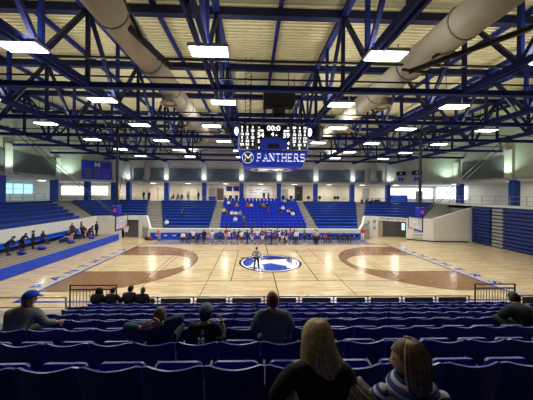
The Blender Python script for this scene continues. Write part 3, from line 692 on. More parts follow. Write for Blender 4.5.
# ------------------------------------------------------------------ basketball goals
def goal(label, x, s, topx, y=CY):
    # s = +1: board faces +X
    t = thing('basketball_goal', label, 'basketball goal', (x, y, 0))
    MB().beam((0, 0, 3.9), (0, 0, 11.6), .16).build('mast', M['black'], t)
    MB().beam((0, 0, 4.2), (s*.0, 0, 3.2), .14).beam((0, 0, 3.35), (s*.35, 0, 3.35), .1).build('board_arm', M['black'], t)
    MB().box(-.22, .22, -.32, .32, 3.95, 4.85).build('pad', M['padblue'], t, bevel=.05)
    MB().box(-.12, .12, -.335, -.32, 4.3, 4.6).build('pad_logo', M['redrim'] if s > 0 else M['pink'] if 'pink' in M else M['redrim'], t)
    bx = s*.4
    bd = MB().box(bx-.02, bx+.02, -.9, .9, 2.9, 3.97).build('backboard', M['glassb'], t)
    fb = MB()
    for yy in (-.92, .92): fb.box(bx-.035, bx+.035, yy-.03, yy+.03, 2.87, 4.0)
    for zz in (2.88, 3.99): fb.box(bx-.035, bx+.035, -.92, .92, zz-.03, zz+.03)
    fb.build('board_frame', M['black'], bd); MB().box(bx-.05, bx+.05, -.95, .95, 2.8, 2.93).build('board_pad', M['padblue'], bd)
    sq = MB(); xs = bx+s*.03
    for yy in (-.3, .3): sq.box(xs-.004, xs+.004, yy-.025, yy+.025, 3.1, 3.55)
    for zz in (3.1, 3.55): sq.box(xs-.004, xs+.004, -.3, .3, zz-.025, zz+.025)
    sq.build('shooters_square', M['linewhite'], bd)
    rc = bx+s*.38
    MB().tube([(rc+.23*math.cos(a), .23*math.sin(a), 3.05) for a in [2*math.pi*k/24 for k in range(24)]], .02, 6, closed=True).beam((bx, 0, 3.03), (bx+s*.16, 0, 3.03), .1, .03).build('rim', M['redrim'], t)
    nb = MB()
    for k in range(12):
        a = 2*math.pi*k/12; a2 = 2*math.pi*(k+1)/12
        nb.tube([(rc+.22*math.cos(a), .22*math.sin(a), 3.04), (rc+.15*math.cos(a2), .15*math.sin(a2), 2.8), (rc+.12*math.cos(a), .12*math.sin(a), 2.6)], .012, 4)
        nb.tube([(rc+.22*math.cos(a2), .22*math.sin(a2), 3.04), (rc+.15*math.cos(a), .15*math.sin(a), 2.8), (rc+.12*math.cos(a2), .12*math.sin(a2), 2.6)], .012, 4)
    nb.build('net', M['net'], t)
    for yy in (-.12, .12):
        MB().tube([(0, yy, 3.9), (topx-x, yy*4, 11.4)], .03, 6).build('brace', M['black'], t)
    for q in (-1, 1):
        MB().tube([(0, 0, 4.6), (q*.25, q*.5, 8), (q*.75, q*1.2, 11.4)], .02, 5).build('hoist_cable', M['black'], t)
    MB().beam((-3.55, 0, 11.5), (3.1, 0, 11.5), .14).beam((0, -1.4, 11.5), (0, 1.4, 11.5), .14).build('ceiling_mount', M['black'], t)
goal('basketball goal hung from the roof at the left end of the court', -11.5, 1, -20.2)
goal('basketball goal hung from the roof at the right end of the court', 14.8, -1, 23.2)
# folded practice goals near the camera
def folded(label, a, b_, c, d):
    t = thing('folded_goal_frame', label, 'basketball goal frame', a)
    A = Vector(a)
    v = lambda p: Vector(p)-A
    MB().tube([(0, 0, 0), v(b_)], .13, 8).build('main_tube', M['black'], t)
    MB().tube([v(c), v(d)], .07, 8).build('side_tube', M['black'], t)
    MB().tube([v(lerp(a, b_, .55)), v(lerp(c, d, .8))], .03, 6).tube([v(lerp(a, b_, .9)), v(lerp(c, d, .6))], .03, 6).build('strut', M['chrome'], t)
    MB().beam(v(b_)+Vector((-.3, 0, .1)), v(b_)+Vector((1.6, .3, .1)), .1).build('hanger_bar', M['black'], t)
folded('folded black goal frame hanging at the upper left', (-5.6, 8.9, 12.9), (-3.72, 11.2, 11.65), (-5.0, 8.6, 13.6), (-4.5, 10.1, 12.2))
folded('folded black goal frame hanging at the upper right', (10.6, 9.0, 12.35), (7.2, 11.15, 11.65), (10.2, 9.0, 13.4), (7.9, 10.6, 12.0))

# left sponsor sign and right banners
sg = thing('sign', 'large blue record board with white M emblem on the left corner wall', 'sign', (-24.9, 40.05, 9.5), math.atan2(7.4, 6.2))
MB().box(-2.1, 2.1, -.15, -.05, -1.45, 1.45).build('sign_board', M['board'], sg)
MB().box(-2.2, 2.2, -.1, 0, -1.55, 1.55).build('sign_frame', M['chrome'], sg)
text('M', 'emblem_letter', M['whitepaint'], (0, -.17, .85), RX, .9, sg, .01, 1.2, .04)
b = MB()
for r_ in range(5):
    for c_ in range(3): b.box(-1.8+c_*1.25, -.75+c_*1.25, -.17, -.15, .2-r_*.32-.05, .2-r_*.32+.04)
b.build('text_line', M['grey'], sg)
for i, (x, y) in enumerate(((26.0, 42.05), (27.6, 40.25))):
    t = thing('banner', '%s hanging blue and white banner on the right corner wall' % ('left', 'right')[i], 'banner', (x-.1, y-.1, 0), -math.atan2(7.4, 6.2))
    MB().box(-.75, .75, -.06, -.03, 7.95, 10.0).build('banner_cloth', mat('pale_banner_%s' % i, (.45, .5, .6), .7), t)
    MB().box(-.75, .75, -.08, -.06, 9.3, 10.0).build('banner_header', M['steeldk'], t); MB().box(-.15, .15, -.09, -.08, 9.5, 9.8).build('banner_mark', M['whitepaint'], t)
    text('M', 'banner_letter', M['padblue'], (0, -.07, 8.6), RX, 1.0, t, .005, 1.1, .02)

# ------------------------------------------------------------------ right folded bleachers
def bleacher(label, y0, y1, m, x=27.9, n=11, h=4.52):
    t = thing('folded_bleacher', label, 'bleachers', (x, (y0+y1)/2, 0), 0, 'folded bleachers along the right wall')
    w = (y1-y0)/2-.04
    MB().box(.25, .45, -w, w, .05, h).build('bleacher_frame', M['benchdk'], t)
    for k in range(n):
        z = .12+k*(h-.1)/n
        MB().hexa([(0.02*k*0, -w, z), (.25, -w, z), (.25, w, z), (0, w, z)], [(-.06, -w, z+.27), (.25, -w, z+.27), (.25, w, z+.27), (-.06, w, z+.27)]).build('seat_row', m, t)
bleacher('folded blue bleacher section at the far end beside the white block', 27.9, 30.4, M['benchdk'])
bleacher('narrow grey slatted folded bleacher section between two blue ones', 26.4, 27.7, M['grey'])
bleacher('wide folded blue bleacher section at the right edge of the photo', 20.0, 26.3, M['benchdk'])
bleacher('folded blue bleacher section out past the right edge', 13.5, 19.9, M['benchdk'])
MB().box(28.4, 28.6, -6, 30.5, 0, 4.3).build('wall_right', M['darkconc'], kind='structure')

# ------------------------------------------------------------------ left platform
MB().box(-21.6, -16.75, 2, 31.3, 0, .74).build('floor_left_platform', M['plank'], kind='structure')
b = MB()
for k in range(6): b.box(-21.3+k*.78, -21.26+k*.78, 2, 31.25, .74, .755)
b.build('trim_platform_seams', M['darkconc'], kind='structure')
t = MB().box(-16.74, -16.66, 2, 31.2, .04, .80).build('platform_skirt', M['pressblue'], bevel=.01); tag(t, 'long royal blue padded skirt along the front of the left platform', 'skirt')
t = thing('bench', 'long blue bench against the white wall on the left platform', 'bench', (-21.1, 17, .74))
MB().box(-.25, .25, -14, 14, .38, .44).build('seat_board', M['benchb'], t); MB().box(-.3, -.22, -14, 14, 0, .38).build('support', M['benchdk'], t); MB().box(-.38, -.3, -14, 14, .1, .75).build('backrest', M['benchb'], t)
t = thing('bench', 'lower blue bench out on the left platform deck', 'bench', (-19.6, 28, .74))
MB().box(-.2, .2, -2.4, 2.4, .38, .43).build('seat_board', M['benchb'], t); MB().box(-.05, .05, -2.4, 2.4, 0, .38).build('support', M['benchdk'], t)
for i, (x, y) in enumerate(((-19.0, 20.8), (-18.9, 22.6), (-18.4, 25.5), (-17.9, 28))):
    t = thing('equipment_bag', 'blue duffel bag on the left platform, %s from the camera' % nth(i), 'bag', (x, y, .75), R(20*i), 'bags on the left platform')
    MB().ell((0, 0, .16), .38, .2, .16).build('bag_body', M['padblue'], t, smooth=True); MB().tube([(-.15, 0, .3), (-.08, 0, .42), (.08, 0, .42), (.15, 0, .3)], .015, 5).build('handle', M['black'], t)

# ------------------------------------------------------------------ far press row and benches
b = thing('press_table_skirt', 'long royal blue table skirt with white marks in front of the far seats', 'table skirt', (.58, 31.4, 0))
MB().box(-13.4, 13.5, -.1, 0, .05, .92).build('skirt_cloth', M['pressblue'], b)
for k in range(24): 
    o = MB().box(-.2, .2, -.02, 0, -.05, .05).build('white_mark', M['whitepaint'], b); o.location = (-12.6+k*1.1, -.1, .58)
def chair(loc, rz, label):
    t = thing('folding_chair', label, 'chair', loc, rz, 'folding chairs along the far sideline'); return t
pc = chair((-9.0, 30.3, 0), R(180), 'black folding chair, first from the left along the far sideline')
MB().box(-.22, .22, -.22, .2, .43, .47).build('seat', M['blackfab'], pc); MB().box(-.22, .22, -.25, -.21, .6, .85).build('backrest', M['blackfab'], pc)
for sx_ in (-1, 1):
    for sy_ in (-1, 1): MB().beam((sx_*.2, sy_*.2, 0), (sx_*.2, sy_*.05-(.14 if sy_ > 0 else 0), .45), .025).build('leg', M['chrome'], pc)
    MB().beam((sx_*.2, -.2, .43), (sx_*.2, -.24, .85), .025).build('back_post', M['chrome'], pc)
for i in range(1, 38):
    dup(pc, (-9.0+i*.6, 30.3, 0), R(180), 'black folding chair, %s from the left along the far sideline' % nth(i))

# ------------------------------------------------------------------ near seating: tiers, seats, front rail
def row_y(k): return 2.16+.92*k
def row_z(k): return 3.60-.33*k+(.025 if k == 0 else 0)      # tread height
b = MB()
for k in range(-3, 8): b.box(-12, 14, row_y(k)-.3, row_y(k)+.62 if k < 7 else 9.9, 0 if k > 5 else row_z(k)-.9, row_z(k))
b.box(-12, 14, 9.15, 10.2, 0, 1.0)
b.build('seating_tier_near', M['darkconc'], kind='structure')
MB().box(-12, -5.9, 5.4, 9.9, 1.28, 1.3).build('floor_near_walkway', M['concrete'], kind='structure')

def seat_meshes():
    # back: thin curved shell seen from behind, top edge dips in the middle
    b = MB(); n = 12; w = .255; th = .018
    def backring(z, edge): pass
    cols = []
    for i in range(n+1):
        u = -1+2*i/n; x = u*w
        top = .85 + .028*abs(u)**1.6 - .05*max(0, abs(u)-.9)*10*.5
        bow = -.05*(1-u*u)
        zs = [.40, .5, .62, .74, top-.008, top]
        cols.append([(x, bow-.02-.05*((z-.4)/.45), z) for z in zs])
    F_ = [[b.bm.verts.new(p) for p in c] for c in cols]
    Bk = [[b.bm.verts.new((p[0], p[1]+th, p[2])) for p in c] for c in cols]
    m_ = len(cols[0])
    for i in range(n):
        for j in range(m_-1):
            b._f([F_[i][j], F_[i+1][j], F_[i+1][j+1], F_[i][j+1]]); b._f([Bk[i][j], Bk[i][j+1], Bk[i+1][j+1], Bk[i+1][j]])
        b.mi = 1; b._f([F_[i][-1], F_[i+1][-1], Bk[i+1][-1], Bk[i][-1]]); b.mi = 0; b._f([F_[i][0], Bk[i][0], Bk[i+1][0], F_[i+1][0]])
    b._f([F_[0][j] for j in range(m_)] + [Bk[0][j] for j in reversed(range(m_))]); b._f([F_[-1][j] for j in range(m_)] + [Bk[-1][j] for j in reversed(range(m_))])
    back = b
    # folded-up seat pan in front, rounded upper corners
    p = MB(); poly = []
    for (cx_, cz_, a0, a1) in ((.165, .715, 0, 90), (-.165, .715, 90, 180), (-.18, .46, 180, 270), (.18, .46, 270, 360)):
        for k in range(4):
            a = R(a0+(a1-a0)*k/3); poly.append((cx_+.045*math.cos(a), cz_+.045*math.sin(a)))
    A = [p.bm.verts.new((x, .10+.06*(z-.4), z)) for x, z in poly]; B2 = [p.bm.verts.new((x, .125+.06*(z-.4), z)) for x, z in poly]
    p._f(A); p._f(B2[::-1])
    for i in range(len(poly)): 
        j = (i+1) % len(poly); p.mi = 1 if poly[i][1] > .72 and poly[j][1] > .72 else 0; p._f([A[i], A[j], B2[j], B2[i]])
    # arm/standard
    s = MB().box(-.26, -.235, -.02, .3, .62, .66).box(-.26, -.235, .05, .12, 0, .64).box(-.275, -.22, -.02, .2, 0, .02)
    return back, p, s
bk, pn, stn = seat_meshes()
def open_seat(lb, gp, x, y, z):
    t_ = thing('stadium_seat', lb, 'seat', (x, y, z), 0, gp)
    for me_, nm_ in zip(OPEN, ('backrest', 'seat_pan', 'arm_support')):
        o = bpy.data.objects.new(nm_, me_); C.objects.link(o); o.parent = t_
OPEN = []
_t = bpy.data.objects.new('tmp', None)
_b, _p, _s = seat_meshes()
for mb_, nm_ in ((_b, 'backrest'), (MB().box(-.23, .23, .08, .52, .39, .43), 'seat_pan'), (_s, 'arm_support')):
    bmesh.ops.recalc_face_normals(mb_.bm, faces=mb_.bm.faces[:]); me_ = bpy.data.meshes.new(nm_); mb_.bm.to_mesh(me_)
    for q_ in (M['seat'], M['seatrimlit']): me_.materials.append(q_)
    OPEN.append(me_)
_p.bm.free(); bpy.data.objects.remove(_t)
ends = {0: -5.08, 1: -5.08, 2: -5.08, 3: -4.56, 4: -5.08, 5: -5.08, 6: -5.6, 7: -5.6}
proto = None
RN = ['nearest', 'second nearest', 'third nearest', 'fourth nearest', 'fifth nearest', 'sixth nearest', 'seventh nearest', 'front']
for k in range(8):
    y = row_y(k); z = row_z(k)
    half = (533/2+20)/245*(y+.3)
    x = .12-.26+.52*round((-half)/.52); 
    xs = [.12+.26+.52*i for i in range(-25, 25)]
    xs = [q for q in xs if q > max(ends[k], -half-.3) and q < min(9.7, half+.6)]
    for i, x in enumerate(xs):
        lb = 'navy folding stadium seat, %s from the left in the %s row' % (nth(i), RN[k])
        gp = 'navy seats in the %s row' % RN[k]
        occ = (k == 1 and min(abs(x-q) for q in (.38, -.66, -1.18)) < .1) or (k == 2 and min(abs(x-q) for q in (-4.3, -3.78, 5.06)) < .1) or (k == 7 and min(abs(x-q) for q in (-5.34, -4.82, -4.3, -3.78)) < .1)
        if occ:
            open_seat(lb, gp, x, y, z); continue
        if proto is None:
            proto = thing('stadium_seat', lb, 'seat', (x, y, z), 0, gp)
            bk.build('backrest', None, proto, mats=[M['seat'], M['seatrimlit']], smooth=False); pn.build('seat_pan', None, proto, mats=[M['seat'], M['seatrimlit']]); stn.build('arm_support', M['black'], proto)
        else: dup(proto, (x, y, z), 0, lb, gp)
for i, x in enumerate((.38, .9)):
    open_seat('navy folding stadium seat under the %s woman' % ('blonde', 'brown-haired')[i], 'navy seats behind the nearest row', x, row_y(-1), row_z(-1))

# far centre seats
fs = None; F, B = banks[3][1], banks[3][2]
for r_ in range(10):
    z = 1.3+3.0*r_/9; P = poly_at(F, B, (r_+.35)/10); n = 20
    for i in range(n):
        x = P[0][0]+(P[1][0]-P[0][0])*(i+.5)/n
        lb = 'royal blue seat, %s from the left, %s row up, far centre bank' % (nth(i), nth(r_))
        gp = 'royal blue seats of the far centre bank, %s row' % nth(r_)
        if fs is None:
            fs = thing('chairback_seat', lb, 'seat', (x, P[0][1], z), 0, gp)
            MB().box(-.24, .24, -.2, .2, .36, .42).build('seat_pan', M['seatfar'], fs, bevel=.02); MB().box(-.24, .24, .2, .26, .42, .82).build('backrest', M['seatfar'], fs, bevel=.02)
            MB().box(-.05, .05, .1, .2, 0, .37).build('pedestal', M['steeldk'], fs)
        else: dup(fs, (x, P[0][1], z), 0, lb, gp)

# front rail of the near bank
fr = thing('front_railing', 'grey pipe railing with mesh panels in front of the near seats', 'railing', (0, 9.6, 1.0))
def bar(a, c, r, nm, m=M['chrome']): return MB().tube([a, c], r, 8).build(nm, m, fr)
segs = [(-12, -7.1), (-5.0, 8.75), (10.85, 14)]
for a, c in segs:
    bar((a, 0, .92), (c, 0, .92), .03, 'top_rail'); bar((a, 0, .55), (c, 0, .55), .02, 'middle_rail'); bar((a, 0, .15), (c, 0, .15), .02, 'bottom_rail')
    n = max(2, int((c-a)/1.28)); 
    for i in range(n+1):
        x = a+(c-a)*i/n; bar((x, 0, 0), (x, 0, .92), .03, 'post')
        if i < n and a > -7 and not (-.4 < x < .7 and True and -.5 < x+.64 < 1.0 and x < .25):
            MB().box(x+.12, x+(c-a)/n-.12, -.01, .01, .58, .86).build('mesh_panel', M['mesh'], fr)
for nm, x0, x1, lb in (('left', -6.95, -5.2, 'left tall barred gate in the front railing'), ('right', 9.0, 10.65, 'right tall barred gate in the front railing')):
    g = thing('barred_gate', lb, 'gate', ((x0+x1)/2, 9.6, 1.0)); w = (x1-x0)/2
    MB().tube([(-w, 0, 0), (-w, 0, 1.38), (w, 0, 1.38), (w, 0, 0)], .032, 8).build('frame', M['steeldk'], g)
    MB().beam((-w, 0, 1.22), (w, 0, 1.22), .04).beam((-w, 0, .1), (w, 0, .1), .04).build('crossbar', M['steeldk'], g)
    for i in range(1, 14): MB().beam((-w+2*w*i/14, 0, .1), (-w+2*w*i/14, 0, 1.22), .022).build('bar', M['chrome'], g)
    MB().box(-w, w, .0, .02, .3, .42).build('blue_band', M['benchb'], g)
# blue kick strip below rail
t = MB().box(-5.0, 8.8, -.02, .02, 0, .12).build('kick_board', M['benchb'], loc=(0, 9.5, 1.28)); t.location = (0, 9.62, 1.02); tag(t, 'low blue kick board along the foot of the front railing', 'board')

#PEOPLE
# ------------------------------------------------------------------ PEOPLE
def add_hand(mb, wrist, d, nrm, side, s=1.0, curl=.5):
    # palm and five fingers; d = direction of the hand, nrm = palm normal (fingers curl towards it)
    d = Vector(d).normalized(); nrm = Vector(nrm); nrm = (nrm - d*nrm.dot(d)).normalized(); sx = d.cross(nrm)*side
    Wd = Vector(wrist)
    mb.ell(Wd+d*.045*s, .038*s, .05*s, .016*s, 10, 6, Matrix((sx, d, nrm)).transposed())
    for i, (o, L) in enumerate(((-.028, .07), (-.010, .08), (.009, .075), (.027, .058))):
        p = Wd+d*.08*s+sx*o*s; pts = [p-d*.02*s, p]; ang = curl*.5
        for seg in (.42, .33, .25):
            dd = d*math.cos(ang)+nrm*math.sin(ang); p = p+dd*L*seg*s; pts.append(p); ang += curl*.7
        mb.tube(pts, [.0095*s, .0095*s, .009*s, .008*s, .006*s], 6)
    p = Wd+d*.025*s-sx*.028*s; t1 = (d*.6-sx*.75+nrm*.2).normalized(); t2 = (d*.9-sx*.3+nrm*.35).normalized()
    mb.tube([p, p+t1*.035*s, p+t1*.035*s+t2*.03*s, p+t1*.035*s+t2*.052*s], [.013*s, .012*s, .010*s, .007*s], 6)
def add_head(mb, c, look, s=1.0, tilt=0, n=(20, 16)):
    # shaped head: cranium, jaw, brow, nose, ears; look = unit vector the face points to
    c = Vector(c); f_ = Vector(look).normalized(); r_ = f_.cross(Vector((0, 0, 1))).normalized(); u_ = r_.cross(f_)
    m3 = Matrix((r_, f_, u_)).transposed()
    U, V_ = n; rows = []
    for i in range(V_+1):
        th = math.pi*i/V_; row = []
        for k in range(U):
            ph = 2*math.pi*k/U; x = math.sin(th)*math.cos(ph); y = math.sin(th)*math.sin(ph); z = math.cos(th)
            X = .076*x; Y = .095*y; Z = .118*z
            if z < 0:
                X *= 1-.38*(-z)**1.3; Y = Y*(1-.3*(-z)**1.5) + (.018*(-z) if y > 0 else .02*(-z))
            if y > .5: 
                Y -= .006*math.exp(-((z-.05)/.14)**2)*math.exp(-((abs(x)-.38)/.2)**2)*1.8     # eye sockets
                Y += .02*math.exp(-(x/.13)**2)*math.exp(-((z+.2)/.16)**2)                     # nose
                Y += .006*math.exp(-(x/.3)**2)*math.exp(-((z+.55)/.1)**2)                      # lips
                Y += .006*math.exp(-(x/.3)**2)*math.exp(-((z+.85)/.12)**2)                     # chin
            row.append(mb.bm.verts.new(c+m3@Vector((X, Y, Z))*s))
            if i in (0, V_): break
        rows.append(row)
    for i in range(V_):
        A, B_ = rows[i], rows[i+1]
        for k in range(U):
            if len(A) == 1: mb._f([A[0], B_[k], B_[(k+1) % U]])
            elif len(B_) == 1: mb._f([A[k], B_[0], A[(k+1) % U]])
            else: mb._f([A[k], B_[k], B_[(k+1) % U], A[(k+1) % U]])
    for q in (-1, 1):
        mb.ell(c+m3@Vector((q*.077, -.005, -.005))*s, .012*s, .02*s, .032*s, 8, 6, m3)
        mb.mi = 1; mb.ell(c+m3@Vector((q*.03, .083, .008))*s, .012*s, .007*s, .006*s, 8, 5, m3); mb.mi = 0
def skinmesh(name, V, E_, sub=1):
    me = bpy.data.meshes.new(name); keys = list(V); idx = {k: i for i, k in enumerate(keys)}
    me.from_pydata([V[k][0] for k in keys], [(idx[a], idx[b_]) for a, b_ in E_], [])
    o = bpy.data.objects.new(name, me); C.objects.link(o)
    sm = o.modifiers.new('skin', 'SKIN'); 
    if not me.skin_vertices: me.attributes.new('skin_vertices', 'FLOAT', 'POINT') if False else None
    if len(me.skin_vertices) == 0:
        bpy.context.view_layer.objects.active = o; o.select_set(True); bpy.ops.mesh.customdata_skin_add(); o.select_set(False)
    sv = me.skin_vertices[0].data
    for k in keys:
        r_ = V[k][1]; sv[idx[k]].radius = (r_, r_) if not isinstance(r_, tuple) else r_
        sv[idx[k]].use_root = (k == keys[0])
    sm.use_smooth_shade = True; sm.branch_smoothing = .3
    ss = o.modifiers.new('sub', 'SUBSURF'); ss.levels = sub; ss.render_levels = sub
    bpy.context.view_layer.update()
    ev = bpy.data.meshes.new_from_object(o.evaluated_get(bpy.context.evaluated_depsgraph_get()))
    bpy.data.objects.remove(o); return ev
BASE_R = dict(pelvis=.125, belly=.115, chest=.135, neck=.06, skull=.055, sh=.062, el=.043, wr=.028, hip=.088, kn=.058, an=.04, toe=.036)
def J(**k): return k
POSE = {
 'stand': J(pelvis=(0, 0, .95), belly=(0, 0, 1.08), chest=(0, 0, 1.27), neck=(0, 0, 1.46), skull=(0, .01, 1.53), shl=(-.17, 0, 1.4), shr=(.17, 0, 1.4), ell=(-.24, -.02, 1.12), elr=(.24, -.02, 1.12), wrl=(-.24, .06, .9), wrr=(.24, .06, .9), hipl=(-.09, 0, .88), hipr=(.09, 0, .88), knl=(-.1, .02, .5), knr=(.1, .02, .5), anl=(-.11, -.02, .08), anr=(.11, -.02, .08), tol=(-.13, .13, .04), tor=(.13, .13, .04)),
 'hips': J(ell=(-.34, -.05, 1.14), elr=(.34, -.05, 1.14), wrl=(-.17, .1, 1.0), wrr=(.17, .1, 1.0), anl=(-.18, -.02, .08), anr=(.18, -.02, .08), knl=(-.14, .02, .5), knr=(.14, .02, .5), tol=(-.21, .13, .04), tor=(.21, .13, .04)),
 'walk': J(knl=(-.1, .16, .52), anl=(-.1, .26, .09), tol=(-.1, .41, .07), knr=(.1, -.03, .5), anr=(.1, -.28, .12), tor=(.1, -.15, .04), wrl=(-.22, -.12, .92), wrr=(.22, .24, 1.0), elr=(.23, .04, 1.12)),
 'reach': J(elr=(.2, .25, 1.33), wrr=(.12, .48, 1.3), ell=(-.24, .1, 1.14), wrl=(-.16, .32, 1.08)),
 'bend': J(pelvis=(0, -.1, .93), belly=(0, 0, 1.04), chest=(0, .14, 1.18), neck=(0, .27, 1.32), skull=(0, .34, 1.38), shl=(-.17, .2, 1.26), shr=(.17, .2, 1.26), ell=(-.22, .34, 1.04), elr=(.22, .34, 1.04), wrl=(-.14, .46, .86), wrr=(.14, .46, .86), hipl=(-.09, -.08, .87), hipr=(.09, -.08, .87)),
 'sit': J(pelvis=(0, 0, .55), belly=(0, .01, .68), chest=(0, .02, .88), neck=(0, .05, 1.07), skull=(0, .07, 1.13), shl=(-.17, .02, 1.01), shr=(.17, .02, 1.01), ell=(-.23, .08, .75), elr=(.23, .08, .75), wrl=(-.13, .3, .66), wrr=(.13, .3, .66), hipl=(-.09, .06, .53), hipr=(.09, .06, .53), knl=(-.12, .46, .52), knr=(.12, .46, .52), anl=(-.12, .46, .09), anr=(.12, .46, .09), tol=(-.13, .6, .04), tor=(.13, .6, .04)),
}
for k in ('hips', 'walk', 'reach', 'bend'): POSE[k] = {**POSE['stand'], **POSE[k]}
POSE['lean'] = {**POSE['sit'], **J(belly=(0, .08, .68), chest=(0, .2, .84), neck=(0, .34, .98), skull=(0, .4, 1.06), shl=(-.17, .24, .95), shr=(.17, .24, .95), ell=(-.2, .4, .7), elr=(.2, .4, .7), wrl=(-.06, .58, .72), wrr=(.06, .58, .72))}
def rad(k): return BASE_R[k[:-1] if k[:-1] in ('sh', 'el', 'wr', 'hip', 'kn', 'an') else ('toe' if k in ('tol', 'tor') else k)]
BODY_E = [('pelvis', 'belly'), ('belly', 'chest'), ('chest', 'neck'), ('neck', 'skull')] + [e for s in 'lr' for e in (('chest', 'sh'+s), ('sh'+s, 'el'+s), ('el'+s, 'wr'+s), ('pelvis', 'hip'+s), ('hip'+s, 'kn'+s), ('kn'+s, 'an'+s), ('an'+s, 'to'+s))]
def body_mesh(P, look, hs, sub, scale_r=1.0, hands=None, headc=None):
    V = {k: (P[k], rad(k)*scale_r*(.62 if k in ('pelvis', 'belly', 'chest', 'shl', 'shr', 'hipl', 'hipr') else .85 if k in ('knl', 'knr') else 1)) for k in P}
    ev = skinmesh('body', V, BODY_E, sub)
    mb = MB(); mb.bm.from_mesh(ev); bpy.data.meshes.remove(ev)
    sk = Vector(P['skull']); lk = Vector(look).normalized()
    hc = Vector(headc) if headc else sk+Vector((0, 0, .06))+lk*.02
    add_head(mb, hc, lk, hs)
    for s, q in (('l', -1), ('r', 1)):
        w = Vector(P['wr'+s]); e = Vector(P['el'+s]); h = (hands or {}).get(s, {})
        add_hand(mb, w, h.get('d', (w-e)), h.get('n', (-q, .2, -.3)), q, 1.0, h.get('curl', .5))
    bmesh.ops.recalc_face_normals(mb.bm, faces=mb.bm.faces[:])
    me = bpy.data.meshes.new('body'); mb.bm.to_mesh(me); mb.bm.free(); me.polygons.foreach_set('use_smooth', [True]*len(me.polygons))
    return me, hc
def cloth_meshes(P, sub, short=False, sleeve=True, grow=.018, scale_r=1.0):
    g = grow
    V = {k: (P[k], rad(k)*scale_r+g) for k in ('belly', 'pelvis', 'chest', 'shl', 'shr')}
    V = {**{'belly': V['belly']}, **V}
    V['neck'] = (P['neck'], .072*scale_r)
    E_ = [('pelvis', 'belly'), ('belly', 'chest'), ('chest', 'neck'), ('chest', 'shl'), ('chest', 'shr')]
    for s in 'lr':
        if sleeve:
            V['el'+s] = (P['el'+s], rad('el'+s)*scale_r+g); V['wr'+s] = (lerp(P['el'+s], P['wr'+s], .9), rad('wr'+s)*scale_r+g*.8)
            E_ += [('sh'+s, 'el'+s), ('el'+s, 'wr'+s)]
        else:
            V['el'+s] = (lerp(P['sh'+s], P['el'+s], .75), rad('el'+s)*scale_r+g*1.4); E_ += [('sh'+s, 'el'+s)]
    top = skinmesh('shirt', V, E_, sub)
    V = {'pelvis': (P['pelvis'], rad('pelvis')*scale_r+g*.8)}; E_ = []
    for s in 'lr':
        V['hip'+s] = (P['hip'+s], rad('hipl')*scale_r+g); V['kn'+s] = (P['kn'+s] if not short else lerp(P['hip'+s], P['kn'+s], .85), rad('knl')*scale_r+g*(1.6 if short else 1)); E_ += [('pelvis', 'hip'+s), ('hip'+s, 'kn'+s)]
        if not short: V['an'+s] = (lerp(P['kn'+s], P['an'+s], .93), rad('anl')*scale_r+g); E_ += [('kn'+s, 'an'+s)]
    bot = skinmesh('trousers', V, E_, sub)
    mb = MB()
    for s in 'lr':
        a = Vector(P['an'+s]); t_ = Vector(P['to'+s]); d = (t_-a); d.z = 0; d.normalize()
        mb.tube([a-d*.06+Vector((0, 0, -.03)), a+Vector((0, 0, -.025)), (a+t_)/2+Vector((0, 0, -.0)), t_+d*.05], [.04, .052, .05, .036], 8)
    sh = mb_to_mesh(mb, 'shoes')
    for m_ in (top, bot, sh): m_.polygons.foreach_set('use_smooth', [True]*len(m_.polygons))
    return top, bot, sh
def mb_to_mesh(mb, name):
    bmesh.ops.recalc_face_normals(mb.bm, faces=mb.bm.faces[:]); me = bpy.data.meshes.new(name); mb.bm.to_mesh(me); mb.bm.free(); return me
def hair_mesh(c, look, style, s=1.0, seed=1):
    c = Vector(c); f_ = Vector(look).normalized(); r_ = f_.cross(Vector((0, 0, 1))).normalized(); u_ = r_.cross(f_)
    m3 = Matrix((r_, f_, u_)).transposed(); mb = MB(); rr = random.Random(seed)
    # cap of hair hugging the scalp, hairline lower at the back
    U, V_ = 20, 9; rows = []
    for i in range(V_+1):
        row = []
        for k in range(U):
            ph = 2*math.pi*k/U; front = math.sin(ph)
            lim = (1.15 if front > .35 else 1.55 if front > -.2 else 2.05)
            th = lim*i/V_
            rr_ = 1+.03*math.sin(ph*7+i)
            row.append(mb.bm.verts.new(c+m3@Vector((.086*math.sin(th)*math.cos(ph)*rr_, .106*math.sin(th)*math.sin(ph)*rr_-.004, .13*math.cos(th)))*s))
            if i == 0: break
        rows.append(row)
    for i in range(V_):
        A, B_ = rows[i], rows[i+1]
        for k in range(U):
            if len(A) == 1: mb._f([A[0], B_[k], B_[(k+1) % U]])
            else: mb._f([A[k], B_[k], B_[(k+1) % U], A[(k+1) % U]])
    if style == 'long':
        for k in range(16):
            ph = math.pi+math.pi*k/15; x = .075*math.cos(ph); y = .09*math.sin(ph)
            p0 = c+m3@Vector((x, y, .03))*s
            mb.tube([p0, p0+Vector((0, 0, -.1)), p0+m3@Vector((x*.1, y*.1, 0))+Vector((0, 0, -.24)), p0+Vector((0, 0, -.33))], [.02, .026, .024, .006], 5)
    if style == 'bun':
        mb.ell(c+m3@Vector((0, -.1, .08))*s, .045, .045, .04)
    if style == 'tail':
        p0 = c+m3@Vector((0, -.1, .05))*s; mb.tube([p0, p0+m3@Vector((0, -.05, -.02)), p0+m3@Vector((0, -.06, -.13)), p0+m3@Vector((0, -.04, -.22))], [.02, .03, .025, .005], 7)
    me = mb_to_mesh(mb, 'hair'); me.polygons.foreach_set('use_smooth', [True]*len(me.polygons)); return me
CACHE = {}
def put(name, me, mats, parent):
    o = bpy.data.objects.new(name, me); C.objects.link(o); o.parent = parent
    for i, m_ in enumerate(mats):
        if len(me.materials) <= i: me.materials.append(m_)
        o.material_slots[i].link = 'OBJECT'; o.material_slots[i].material = m_
    return o
